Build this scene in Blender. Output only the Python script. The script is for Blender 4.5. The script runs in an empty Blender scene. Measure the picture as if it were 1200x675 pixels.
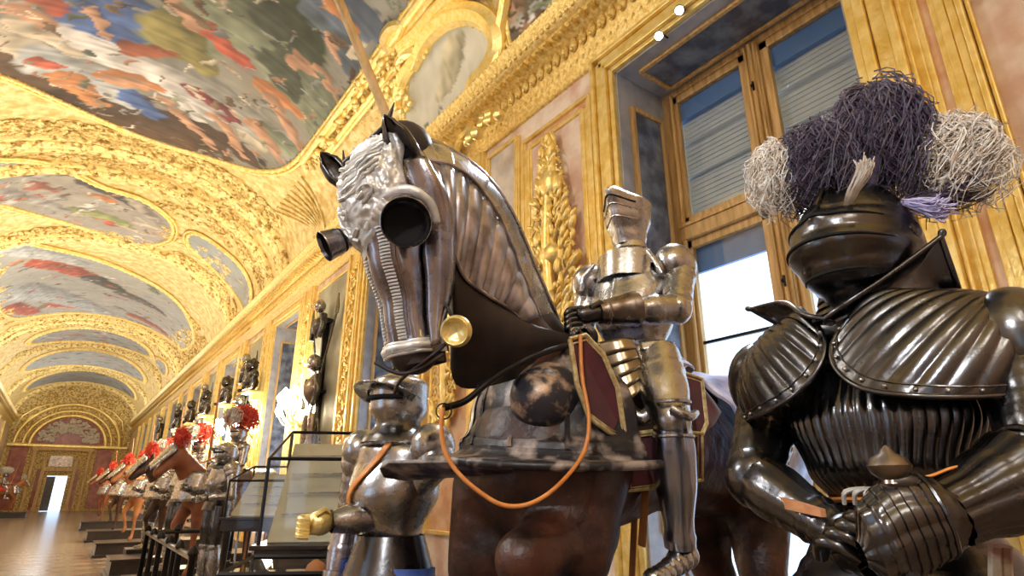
import bpy, math, random
import numpy as np
from mathutils import Vector, Matrix, noise
S = bpy.context.scene
COL = S.collection
PI = math.pi
V = Vector
rnd = random.Random(7)

# ------------------------------------------------------------------ camera
FPX = 690.0
YAW, TILT, EYE = math.radians(36), math.radians(19), 1.5
CF = V((math.sin(YAW)*math.cos(TILT), math.cos(YAW)*math.cos(TILT), math.sin(TILT)))
CR = V((math.cos(YAW), -math.sin(YAW), 0))
CU = CR.cross(CF)
CC = V((0, 0, EYE))
cam = bpy.data.cameras.new('camera')
cam.sensor_width = 36
cam.lens = FPX/1200*36
cam.clip_end = 300
camo = bpy.data.objects.new('camera', cam)
COL.objects.link(camo)
camo.matrix_world = Matrix((( CR.x, CU.x, -CF.x, CC.x), (CR.y, CU.y, -CF.y, CC.y), (CR.z, CU.z, -CF.z, CC.z), (0, 0, 0, 1)))
S.camera = camo
S.view_settings.view_transform = 'Standard'
S.view_settings.look = 'None'
S.view_settings.gamma = 1
S.view_settings.use_curve_mapping = False
S.view_settings.exposure = 0.32

def ray(x, y): return CF + CR*((x-600)/FPX) + CU*((337.5-y)/FPX)
def P(x, y, d): return CC + ray(x, y)*d          # surveyed point: seen at (x,y), d metres deep
def vault_at(x, y):                                # point of the vault: (arc position s, Y)
    r = ray(x, y)
    a = r.x**2/16+r.z**2/7.29; b = -2*5.5*r.z/7.29; c = 5.5**2/7.29-1
    t = (-b+math.sqrt(max(0, b*b-4*a*c)))/2/a
    p = CC+r*t
    return math.atan2((p.z-7)/2.7, p.x/4), p.y

# ------------------------------------------------------------------ world and lights
w = bpy.data.worlds.new('world'); S.world = w; w.use_nodes = True
bg = w.node_tree.nodes['Background']
bg.inputs[0].default_value = (0.58, 0.76, 1.0, 1)
bg.inputs[1].default_value = 2.2
def light(name, kind, loc, energy, color, rot=(0, 0, 0), size=1.0, sy=None, portal=False, spread=None, spot=None):
    l = bpy.data.lights.new(name, kind); l.energy = energy; l.color = color
    if kind == 'AREA':
        l.size = size
        if sy: l.shape = 'RECTANGLE'; l.size_y = sy
        if spread: l.spread = spread
        if portal: l.cycles.is_portal = True
    elif kind == 'SPOT':
        l.shadow_soft_size = size; l.spot_size = spot or 1.0; l.spot_blend = 0.6
    else: l.shadow_soft_size = size
    o = bpy.data.objects.new(name, l); COL.objects.link(o); o.location = loc; o.rotation_euler = rot
    return o
WARM = (1.0, 0.95, 0.86); COOL = (0.72, 0.85, 1.0)
WIN_Y = [2.47+6.5*k for k in range(-1, 8)]
# added fill lights, unseen, facing up to brighten the vault evenly
for sx in (-1, 1):
    for y0, y1, e in ((-9, 4, 75), (4, 17, 62), (17, 36, 105), (36, 59, 140)):
        light('vault_fill_light', 'AREA', (sx*2.7, (y0+y1)/2, 6.6), e, WARM, (PI, 0, 0), 0.3, y1-y0)
# added point fills, without fixtures, along the gallery to lift the walls
for y, e in ((-4, 200), (5, 170), (14, 120), (24, 150), (36, 170), (48, 170)):
    light('gallery_fill_light', 'POINT', (-1.2 if y < 10 else -0.5, y, 6.3 if y < 10 else 6.6), e, WARM, size=0.5)
# spots on the armours: left pair added out of view, right pair at the first window
def spot_to(name, loc, target, e, col, ang, size=0.05):
    o = light(name, 'SPOT', loc, e, col, size=size, spot=ang)
    o.rotation_euler = (V(target)-V(loc)).to_track_quat('-Z', 'Y').to_euler()
spot_to('armour_spotlight', (-3.6, -2.2, 5.4), (0.9, 1.3, 2.1), 620, (.86, .93, 1), .55, .12)
spot_to('armour_spotlight', (-3.6, 4.2, 5.4), (1.3, 1.6, 2.0), 520, (.86, .93, 1), .55, .12)
spot_to('armour_spotlight', (3.75, 3.0, 5.6), (1.4, 1.6, 1.9), 260, (.80, .89, 1), .6)
spot_to('armour_spotlight', (3.75, 2.4, 5.6), (1.3, 0.5, 1.7), 220, (.80, .89, 1), .6)
# daylight entering by the windows
for y in WIN_Y[:5]:
    light('window_daylight', 'AREA', (5.0, y, 3.1), 1, COOL, (0, PI/2, 0), 4.6, 1.9, portal=True)
for y in WIN_Y[:3]:  # left-wall windows are unseen, added for cool light on the armour
    light('window_daylight', 'AREA', (-5.0, y, 3.1), 1, COOL, (0, -PI/2, 0), 4.6, 1.9, portal=True)

# ------------------------------------------------------------------ materials
def nt(m): m.use_nodes = True; return m.node_tree
def mat(name, col, rough=.5, metal=0.0, col2=None, scale=8.0, detail=4, bump=0.0, bscale=None, emis=None, estr=0, kind='noise', r2=None, lo=.35, hi=.65, coat=0, stretch=None, bdist=.02, sheen=0, vcol=False):
    m = bpy.data.materials.new(name); t = nt(m); N = t.nodes; L = t.links
    b = N['Principled BSDF']
    b.inputs['Base Color'].default_value = (*col, 1)
    b.inputs['Roughness'].default_value = rough; b.inputs['Metallic'].default_value = metal
    if coat: b.inputs['Coat Weight'].default_value = coat
    if sheen: b.inputs['Sheen Weight'].default_value = sheen
    tc = N.new('ShaderNodeTexCoord'); mp = N.new('ShaderNodeMapping'); L.new(tc.outputs['Object'], mp.inputs[0])
    if stretch: mp.inputs['Scale'].default_value = stretch
    def tex(k, s, d=detail):
        if k == 'noise': n = N.new('ShaderNodeTexNoise'); n.inputs['Detail'].default_value = d; o = n.outputs['Fac']
        elif k == 'voronoi': n = N.new('ShaderNodeTexVoronoi'); o = n.outputs['Distance']
        elif k == 'wave': n = N.new('ShaderNodeTexWave'); n.inputs['Distortion'].default_value = 6; n.inputs['Detail'].default_value = 3; o = n.outputs['Fac']
        n.inputs['Scale'].default_value = s; L.new(mp.outputs[0], n.inputs['Vector']); return o
    if vcol:
        a = N.new('ShaderNodeVertexColor'); a.layer_name = 'Col'; L.new(a.outputs[0], b.inputs['Base Color'])
    elif col2:
        r = N.new('ShaderNodeValToRGB'); r.color_ramp.elements[0].position = lo; r.color_ramp.elements[1].position = hi
        r.color_ramp.elements[0].color = (*col, 1); r.color_ramp.elements[1].color = (*col2, 1)
        L.new(tex(kind, scale), r.inputs[0]); L.new(r.outputs[0], b.inputs['Base Color'])
    if r2 is not None:
        mr = N.new('ShaderNodeMapRange'); mr.inputs[3].default_value = rough; mr.inputs[4].default_value = r2
        mr.inputs[1].default_value = .35; mr.inputs[2].default_value = .65
        L.new(tex('noise', scale*1.7), mr.inputs[0]); L.new(mr.outputs[0], b.inputs['Roughness'])
    if bump:
        bn = N.new('ShaderNodeBump'); bn.inputs['Strength'].default_value = bump; bn.inputs['Distance'].default_value = bdist
        L.new(tex('noise' if kind == 'wave' else kind, bscale or scale*2), bn.inputs['Height']); L.new(bn.outputs[0], b.inputs['Normal'])
    if emis: b.inputs['Emission Color'].default_value = (*emis, 1); b.inputs['Emission Strength'].default_value = estr
    return m
M = {}
M['gold'] = mat('gilding', (.86, .62, .17), .38, .5, (1, .82, .38), 9, bump=.25, bscale=30)
M['gold_carved'] = mat('carved_gilding_shaded', (.46, .28, .05), .42, .4, (1, .82, .38), 9, 5, bump=1, bscale=13, lo=.38, hi=.58, bdist=.09)  # dark ramp end paints crevice shade into the carving
M['gold_pale'] = mat('pale_gilding', (.62, .43, .11), .5, .25, (.92, .77, .40), 5, 8, bump=.9, bscale=16, bdist=.05)  # tone contrast painted in for the dark crevices of the ornament
M['gold_rib'] = mat('rib_gilding_shaded', (.38, .23, .05), .42, .45, (1, .82, .38), 7, 8, bump=.9, bscale=18, lo=.36, hi=.50, bdist=.05)  # dark noise patches painted as crevice shade on the ribs
M['gold_cornice'] = mat('cornice_gilding', (.70, .48, .12), .4, .5, (1, .82, .38), 22, 5, bump=.5, bscale=40, bdist=.02)
M['gold_bright'] = mat('bright_gilding', (.95, .70, .20), .3, .7, (1, .86, .44), 14, bump=.3, bscale=40)
M['gold_wood'] = mat('ochre_painted_wood', (.52, .32, .11), .45, .1, (.78, .53, .24), 4, bump=.15, stretch=(6, 6, .6))
M['marble_pink'] = mat('pink_marble', (.74, .50, .42), .28, 0, (.94, .83, .77), 3.2, 12, kind='noise', lo=.38, hi=.60)
M['marble_orange'] = mat('orange_marble', (.72, .38, .20), .28, 0, (.90, .66, .48), 5, 12, lo=.36, hi=.62)
M['marble_grey'] = mat('grey_marble', (.58, .55, .54), .3, 0, (.80, .74, .70), 4, 12, lo=.35, hi=.65)
M['marble_blue'] = mat('blue_grey_marble', (.07, .085, .13), .25, 0, (.22, .27, .36), 5, 12, lo=.4, hi=.68)
M['stone_blue'] = mat('blue_grey_stone', (.30, .32, .38), .35, 0, (.46, .48, .54), 5, 8)
M['green_wall'] = mat('sage_green_plaster', (.36, .36, .27), .7, 0, (.50, .50, .40), 2, 6)
M['stucco'] = mat('painted_stucco', (.66, .60, .42), .6, 0, (.80, .76, .62), 3, 8, bump=.2)
M['panel_grey'] = mat('grey_painted_panel', (.36, .40, .40), .6, 0, (.56, .58, .56), 2, 6)
M['red_marble'] = mat('red_marble', (.30, .05, .03), .3, 0, (.50, .14, .08), 3, 8)
M['black_steel'] = mat('blackened_steel', (.075, .07, .072), .22, 1, (.15, .145, .145), 5, 8, r2=.30, bump=.05, bscale=60, lo=.3, hi=.75)
M['brown_steel'] = mat('browned_steel', (.20, .15, .12), .25, 1, (.36, .30, .26), 7, 8, r2=.4)
M['steel'] = mat('worn_steel', (.40, .385, .38), .25, 1, (.50, .485, .475), 14, 9, r2=.29, bump=.06, bscale=70)
M['chamfron_steel'] = mat('dark_polished_steel', (.27, .245, .265), .18, 1, (.50, .47, .50), 7, 8, r2=.32, bump=.06, bscale=60)
M['crinet_steel'] = mat('striped_neck_steel', (.24, .21, .21), .3, .85, (.68, .62, .62), 12, 8, r2=.4)
M['cool_steel'] = mat('cool_polished_steel', (.33, .36, .46), .22, 1, (.46, .48, .56), 6, 6, r2=.27)
M['silver'] = mat('embossed_silvered_steel', (.60, .58, .54), .38, .45, (.95, .94, .91), 16, 6, bump=.5, bscale=45, bdist=.008)
M['brass_steel'] = mat('steel_painted_reflection', (.30, .24, .16), .28, .95, (.60, .48, .30), 5, 6)  # yellow tint paints brassy reflections into the steel
M['blue_steel'] = mat('blued_plate', (.22, .28, .58), .3, .3, (.72, .70, .86), 8, 8, r2=.4, stretch=(1, 1, 1))
M['black'] = mat('void_shade', (.004, .004, .004), .9)  # black stands for the shade inside eye slits and openings
M['black_cloth'] = mat('black_leather', (.012, .009, .008), .5, 0, (.035, .02, .015), 9)
M['horse'] = mat('dark_bay_horse', (.010, .004, .003), .42, 0, (.085, .026, .012), 7, 8, bump=.5, bscale=16, bdist=.02)
M['horse_red'] = mat('chestnut_horse', (.20, .055, .02), .45, 0, (.34, .11, .045), 7, 8, bump=.3, bscale=20)
M['tan_hide'] = mat('tan_hide', (.34, .13, .04), .6, 0, (.50, .20, .07), 5)
M['rust_plate'] = mat('mottled_painted_leather', (.02, .016, .018), .36, .15, (.42, .33, .28), 13, 10, r2=.5, bump=.4, bscale=22, bdist=.012, lo=.47, hi=.66)
M['rust_boss'] = mat('rusted_boss', (.045, .042, .05), .3, .35, (.56, .38, .26), 15, 10, r2=.45, bump=.3, bscale=30, bdist=.01, lo=.50, hi=.62)
M['painted'] = mat('peeling_painted_leather', (.26, .12, .08), .5, .0, (.62, .56, .44), 16, 7, bump=.2, lo=.42, hi=.6)
M['velvet'] = mat('burgundy_velvet', (.055, .004, .008), .8, 0, (.10, .008, .014), 12, sheen=.4)
M['galloon'] = mat('gold_braid', (.50, .34, .12), .5, .4, (.78, .66, .36), 50, bump=.5, bscale=90, bdist=.004)
M['leather_tan'] = mat('tan_leather', (.52, .20, .075), .5, 0, (.66, .30, .14), 20, bump=.2)
M['leather_orange'] = mat('orange_leather', (.62, .20, .035), .45, 0, (.75, .30, .07), 20)
M['wood_dark'] = mat('dark_wood', (.010, .007, .007), .3, 0, (.028, .018, .015), 5, stretch=(1, 8, 1), coat=.3)
M['iron'] = mat('black_iron', (.02, .018, .02), .35, .7)
M['plume_purple'] = mat('purple_feather', (.016, .008, .028), .5, 0, (.085, .05, .11), 60, sheen=.5)
M['plume_white'] = mat('cream_feather', (.62, .52, .42), .7, 0, (.90, .86, .80), 40)
M['plume_grey'] = mat('grey_beige_feather', (.33, .25, .18), .7, 0, (.60, .52, .42), 30)
M['plume_violet'] = mat('violet_feather', (.30, .26, .50), .7, 0, (.62, .58, .80), 40)
M['plume_red'] = mat('red_feather', (.62, .03, .02), .7, 0, (.85, .14, .08), 20)
M['blue_cloth'] = mat('blue_cloth', (.02, .05, .26), .5, 0, (.08, .16, .50), 9)
M['glass'] = None
M['blind'] = mat('grey_slatted_blind', (.52, .62, .74), .7, 0, (.60, .70, .80), 3)
M['backlit_blue'] = mat('painted_blue_backlight', (.10, .24, .58), .5)  # blue backlight painted into the boards at the pane tops
M['lamp_glass'] = mat('lit_lamp_glass', (1, .9, .7), .4, emis=(1, .88, .62), estr=90)
M['spot_glass'] = mat('lit_spotlight_lens', (1, 1, 1), .4, emis=(.95, .97, 1), estr=30)
M['relief_white'] = mat('white_stucco_relief', (.60, .55, .50), .6, 0, (.85, .83, .80), 6)
M['fresco'] = mat('fresco_paint', (.5, .5, .5), .65, vcol=True, bump=.08, scale=20)
g = bpy.data.materials.new('clear_glass'); t = nt(g)
b = t.nodes['Principled BSDF']
b.inputs['Base Color'].default_value = (1, 1, 1, 1); b.inputs['Roughness'].default_value = .02
tr = t.nodes.new('ShaderNodeBsdfTransparent'); mx = t.nodes.new('ShaderNodeMixShader')
mx.inputs[0].default_value = .06
gl = t.nodes.new('ShaderNodeBsdfGlossy'); gl.inputs['Roughness'].default_value = .03
t.links.new(tr.outputs[0], mx.inputs[1]); t.links.new(gl.outputs[0], mx.inputs[2])
t.links.new(mx.outputs[0], t.nodes['Material Output'].inputs[0])
M['glass'] = g
def floor_mat():
    m = bpy.data.materials.new('geometric_parquet'); t = nt(m); N = t.nodes; L = t.links; b = N['Principled BSDF']
    tc = N.new('ShaderNodeTexCoord'); mp = N.new('ShaderNodeMapping'); mp.inputs['Rotation'].default_value = (0, 0, PI/4)
    L.new(tc.outputs['Object'], mp.inputs[0])
    ch = N.new('ShaderNodeTexChecker'); ch.inputs['Scale'].default_value = 1.6
    ch.inputs[1].default_value = (.30, .21, .15, 1); ch.inputs[2].default_value = (.46, .37, .29, 1)
    L.new(mp.outputs[0], ch.inputs[0])
    n = N.new('ShaderNodeTexNoise'); n.inputs['Scale'].default_value = 12; L.new(tc.outputs['Object'], n.inputs['Vector'])
    mx = N.new('ShaderNodeMix'); mx.data_type = 'RGBA'; mx.blend_type = 'MULTIPLY'; mx.inputs[0].default_value = .5
    L.new(ch.outputs[0], mx.inputs[6]); L.new(n.outputs['Color'], mx.inputs[7]); L.new(mx.outputs[2], b.inputs['Base Color'])
    b.inputs['Roughness'].default_value = .22
    return m
M['parquet'] = floor_mat()

# ------------------------------------------------------------------ builders
class MB:
    def __init__(s, T=None): s.v = []; s.f = []; s.T = T
    def add(s, vs, fs):
        n = len(s.v)
        if s.T is not None: vs = [s.T @ V(v) for v in vs]
        s.v += [tuple(v) for v in vs]; s.f += [tuple(i+n for i in f) for f in fs]
    def box(s, c, d, R=None):
        c = V(c); h = V(d)/2; vs = []
        for x in (-1, 1):
            for y in (-1, 1):
                for z in (-1, 1):
                    q = V((x*h.x, y*h.y, z*h.z))
                    vs.append(c+(R @ q if R else q))
        s.add(vs, [(0, 1, 3, 2), (4, 6, 7, 5), (0, 4, 5, 1), (2, 3, 7, 6), (0, 2, 6, 4), (1, 5, 7, 3)])
    def box2(s, a, b):
        s.box([(a[i]+b[i])/2 for i in range(3)], [abs(b[i]-a[i]) for i in range(3)])
    def surf(s, fn, nu, nv, cu=False, cv=False):
        U = nu if cu else nu+1; W = nv if cv else nv+1
        vs = [fn(i/nu, j/nv) for i in range(U) for j in range(W)]
        fs = []
        for i in range(nu):
            for j in range(nv):
                a = i*W+j; b = i*W+(j+1) % W; c = ((i+1) % U)*W+(j+1) % W; d = ((i+1) % U)*W+j
                fs.append((a, b, c, d))
        s.add(vs, fs)
    def tube(s, pts, r, n=8, sq=1.0, up=None, caps=True):
        pts = [V(p) for p in pts]; k = len(pts)
        rs = r if isinstance(r, (list, tuple)) else [r]*k
        t0 = (pts[1]-pts[0]).normalized()
        u = V(up) if up else (V((0, 0, 1)) if abs(t0.z) < .9 else V((1, 0, 0)))
        vs = []
        for i in range(k):
            t = (pts[min(i+1, k-1)]-pts[max(i-1, 0)])
            t = t.normalized() if t.length > 1e-9 else t0
            u = (u-t*u.dot(t)); u = u.normalized() if u.length > 1e-6 else t.orthogonal().normalized()
            w_ = t.cross(u)
            for j in range(n):
                a = 2*PI*j/n
                vs.append(pts[i]+(u*math.cos(a)*sq+w_*math.sin(a))*rs[i])
        fs = [(i*n+j, i*n+(j+1) % n, (i+1)*n+(j+1) % n, (i+1)*n+j) for i in range(k-1) for j in range(n)]
        if caps: fs += [tuple(range(n))[::-1], tuple((k-1)*n+j for j in range(n))]
        s.add(vs, fs)
    def lathe(s, prof, o, ax, n=24, up=None):      # prof: (distance along axis, radius)
        o = V(o); ax = V(ax).normalized()
        s_ = [o+ax*p[0] for p in prof]
        u = ax.orthogonal().normalized(); w_ = ax.cross(u); vs = []
        for (h, r), c in zip(prof, s_):
            for j in range(n):
                a = 2*PI*j/n; vs.append(c+(u*math.cos(a)+w_*math.sin(a))*max(r, 1e-4))
        k = len(prof)
        s.add(vs, [(i*n+j, i*n+(j+1) % n, (i+1)*n+(j+1) % n, (i+1)*n+j) for i in range(k-1) for j in range(n)])
    def ell(s, c, r, n=12, m=8, R=None):
        c = V(c)
        if not isinstance(r, (list, tuple, Vector)): r = (r, r, r)
        def fn(u, v):
            a = 2*PI*u; b_ = PI*(v-.5)*.999
            q = V((math.cos(a)*math.cos(b_)*r[0], math.sin(a)*math.cos(b_)*r[1], math.sin(b_)*r[2]))
            return c+(R @ q if R else q)
        s.surf(fn, n, m, cu=True)
    def cap(s, a, b, ra, rb, n=14):                # tapered capsule
        a = V(a); b = V(b); d = (b-a); L_ = d.length; ax = d/L_ if L_ > 1e-6 else V((0, 0, 1))
        pr = [(-ra*math.sin(PI/2*(1-i/4)), ra*math.cos(PI/2*(1-i/4))) for i in range(5)]
        pr += [(L_+rb*math.sin(PI/2*i/4), rb*math.cos(PI/2*i/4)) for i in range(5)]
        s.lathe(pr, a, ax, n)
    def prism(s, poly, o, X, Y, th):               # polygon in plane (X,Y) extruded by th along normal
        o = V(o); X = V(X); Y = V(Y); N_ = X.cross(Y).normalized()*th; n = len(poly)
        vs = [o+X*p[0]+Y*p[1]+N_*k for k in (0, 1) for p in poly]
        s.add(vs, [tuple(range(n))[::-1], tuple(range(n, 2*n))]+[(i, (i+1) % n, n+(i+1) % n, n+i) for i in range(n)])
    def build(s, name, m, parent=None, smooth=True, solid=0, sub=0, remesh=0, label=None, bevel=0, smit=0, disp=0):
        me = bpy.data.meshes.new(name); me.from_pydata(s.v, [], s.f)
        me.validate(clean_customdata=False)
        me.materials.append(M[m] if isinstance(m, str) else m)
        if smooth: me.polygons.foreach_set('use_smooth', [True]*len(me.polygons))
        o = bpy.data.objects.new(name, me); COL.objects.link(o)
        if remesh:
            q = o.modifiers.new('r', 'REMESH'); q.mode = 'VOXEL'; q.voxel_size = remesh; q.use_smooth_shade = True
            q = o.modifiers.new('s', 'SMOOTH'); q.iterations = smit or 8; q.factor = .6
        if sub: q = o.modifiers.new('u', 'SUBSURF'); q.levels = q.render_levels = sub
        if solid: q = o.modifiers.new('t', 'SOLIDIFY'); q.thickness = solid; q.offset = 0
        if bevel: q = o.modifiers.new('b', 'BEVEL'); q.width = bevel; q.segments = 2; q.limit_method = 'ANGLE'
        if smooth and not remesh:
            try: me.set_sharp_from_angle(angle=math.radians(50))
            except Exception: pass
        if parent is not None: adopt(o, parent)
        if label: o['label'] = label
        return o
def adopt(o, parent):
    o.parent = parent
    if parent.parent is None: o.matrix_parent_inverse = parent.matrix_basis.inverted()
def root(name, loc, label, cat, group=None, kind=None):
    o = bpy.data.objects.new(name, None); COL.objects.link(o); o.location = loc; o.empty_display_size = .1
    return tag(o, label, cat, group, kind)
def tag(o, label, cat, group=None, kind=None):
    if label: o['label'] = label
    if cat: o['category'] = cat
    if group: o['group'] = group
    if kind: o['kind'] = kind
    return o
def struct(o): o['kind'] = 'structure'; return o
def copy_tree(o, parent=None):
    c = o.copy(); COL.objects.link(c)
    if parent is not None:
        c.parent = parent; c.matrix_parent_inverse = o.matrix_parent_inverse.copy()
    for ch in list(o.children): copy_tree(ch, c)
    return c
def spl(pts, n=8, closed=False):                   # Catmull-Rom
    pts = [V(p) for p in pts]; k = len(pts); out = []
    seg = k if closed else k-1
    for i in range(seg):
        if closed: a, b_, c, d = pts[(i-1) % k], pts[i], pts[(i+1) % k], pts[(i+2) % k]
        else: a, b_, c, d = pts[max(i-1, 0)], pts[i], pts[i+1], pts[min(i+2, k-1)]
        for j in range(n):
            t_ = j/n
            out.append(.5*((2*b_)+(c-a)*t_+(2*a-5*b_+4*c-d)*t_*t_+(3*b_-a-3*c+d)*t_**3))
    if not closed: out.append(pts[-1])
    return out
def interp(x, xs, ys):
    if x <= xs[0]: return ys[0]
    for i in range(len(xs)-1):
        if x <= xs[i+1]:
            t_ = (x-xs[i])/(xs[i+1]-xs[i]); t_ = t_*t_*(3-2*t_)
            return ys[i]*(1-t_)+ys[i+1]*t_
    return ys[-1]
# ================================================================== THE GALLERY
Y0, Y1 = -9.0, 60.0
m = MB(); m.box2((-4.85, Y0-.3, -.1), (4.85, Y1+3, 0)); struct(m.build('floor', 'parquet', smooth=False))
W_LO, W_HI, W_HW = .55, 5.78, 1.02+.12            # window sill, head, half width (opening)
def wall(name, sx, ys):
    m = MB(); edges = [Y0]
    x0, x1 = sx*4, sx*4.85
    prev = Y0
    for y in ys:
        a, b_ = y-W_HW, y+W_HW
        m.box2((x0, prev, 0), (x1, a, 6.4)); m.box2((x0, a, 0), (x1, b_, W_LO)); m.box2((x0, a, W_HI), (x1, b_, 6.4)); prev = b_
    m.box2((x0, prev, 0), (x1, Y1, 6.4))
    return struct(m.build(name, 'marble_pink', smooth=False))
wall('wall_right', 1, WIN_Y)
LEFT_Y = WIN_Y[:3]
wall('wall_left', -1, LEFT_Y)
m = MB(); m.box2((-4.85, Y0-.3, 0), (4.85, Y0, 10)); struct(m.build('wall_near', 'marble_pink', smooth=False))
# vault shell, seen from below
def vp(th, y, off=0.0):
    c, s_ = math.cos(th), math.sin(th)
    n_ = V((c/4, 0, s_/2.7)).normalized()
    return V((4*c, y, 7+2.7*s_))-n_*off
m = MB(); m.surf(lambda u, v: vp(PI*u, Y0+v*(Y1-Y0)), 64, 140)
def outer(u, v):
    return vp(PI*u, Y0+v*(Y1-Y0), -.35)
m.surf(outer, 32, 4)
struct(m.build('ceiling', 'gold_pale'))
# cornice of both long walls: mouldings, egg row and leaf brackets
prof = [(4.02, 6.05), (3.96, 6.05), (3.96, 6.12), (3.92, 6.16), (3.92, 6.30), (3.89, 6.33), (3.89, 6.52), (3.80, 6.56), (3.74, 6.60), (3.74, 6.68), (3.66, 6.72), (3.63, 6.78), (3.63, 6.83), (3.59, 6.88), (3.59, 6.92), (3.68, 6.97), (4.02, 7.05)]
for k, (nm, sx) in enumerate((('trim_1', 1), ('trim_2', -1))):
    m = MB(); n = len(prof)
    vs = [(sx*p[0], y, p[1]) for y in (Y0, Y1) for p in prof]
    m.add(vs, [(i, i+1, n+i+1, n+i) for i in range(n-1)])
    y = 1.0
    while y < 42:
        m.ell((sx*3.87, y, 6.43), (.05, .058, .10), 8, 6); m.ell((sx*3.84, y, 6.36), (.03, .03, .03), 6, 4)
        m.box((sx*3.74, y, 6.585), (.12, .06, .05))
        y += .155 if sx > 0 else .31
    y = 1.0
    while y < 26 and sx > 0:
        m.ell((3.655, y, 6.745), (.03, .045, .035), 8, 5); m.ell((3.60, y+.03, 6.90), (.03, .035, .025), 6, 4)
        m.ell((3.93, y+.03, 6.22), (.02, .03, .05), 6, 5)
        y += .11
    struct(m.build(nm, 'gold_cornice' if sx > 0 else 'gold'))
# relief ornament helper: acanthus scroll as spiral tube with leaves
def scroll(m, o, X, Y, size, turns=1.4, r=.03, flip=1, leaves=True, r0=1.0):
    o = V(o); X = V(X); Y = V(Y)
    pts = []; n = int(16*turns)
    for i in range(n+1):
        t_ = i/n; a = t_*turns*2*PI*flip; R_ = size*(r0*(1-t_)**.8+.10)
        pts.append(o+X*math.cos(a)*R_+Y*math.sin(a)*R_)
    m.tube(pts, [r*(1-.5*i/n) for i in range(n+1)], 6)
    N_ = X.cross(Y).normalized()
    if leaves:
        for i in range(2, n, 2):
            d = (pts[i]-o).normalized()
            m.ell(pts[i]+d*r*1.2, (r*.8, r*.8, r*.8), 6, 4)
            m.tube([pts[i], pts[i]+d*size*.25, pts[i]+d*size*.32+(pts[i]-pts[i-1]).normalized()*size*.1], [r*.6, r*.5, r*.1], 5)
# --- vault ribs (arched bands) with rosettes and cartouches
def rib(y, wd, dep, cart=0, name='arch_rib', seg=48, matn='gold_rib'):
    m = MB()
    sec = [(-wd/2, 0), (-wd/2, dep*.7), (-wd/2+.05, dep), (-wd/2+.10, dep*.6), (wd/2-.10, dep*.6), (wd/2-.05, dep), (wd/2, dep*.7), (wd/2, 0)]
    n = len(sec)
    m.surf(lambda u, v: vp(.02+(PI-.04)*u, y+sec[min(int(v*(n-1)+.5), n-1)][0], sec[min(int(v*(n-1)+.5), n-1)][1]), seg, n-1)
    if cart:
        k = int(cart)
        for i in range(k):
            th = .10+(PI-.2)*(i+.5)/k
            c = vp(th, y, dep*.75)
            t_ = (vp(th+.01, y)-vp(th-.01, y)).normalized(); nn = t_.cross(V((0, 1, 0)))
            R = Matrix((t_, (0, 1, 0), nn)).transposed()
            if i % 2 == 0:
                m.ell(c, (.20, wd*.24, .07), 10, 6, R)
                for q in (-1, 1): m.ell(c+t_*.24*q, (.06, .09, .05), 8, 5, R)
            else:
                for q in range(5):
                    a = q*2*PI/5
                    m.ell(c+t_*math.cos(a)*.09+V((0, math.sin(a)*.09, 0)), (.06, .06, .05), 6, 5, R)
    return struct(m.build(name, matn))
ribn = 3
for y, wd, dep, cart in ((16.3, .75, .16, 46), (17.75, .55, .14, 34), (23.2, .6, .14, 30), (35.0, .6, .16, 26), (36.2, .5, .12, 0), (42.5, .5, .14, 22), (50.5, .6, .14, 0), (58.5, .9, .2, 22), (-3.5, .7, .15, 0)):
    rib(y, wd, dep, cart, 'trim_%d' % ribn); ribn += 1
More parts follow.
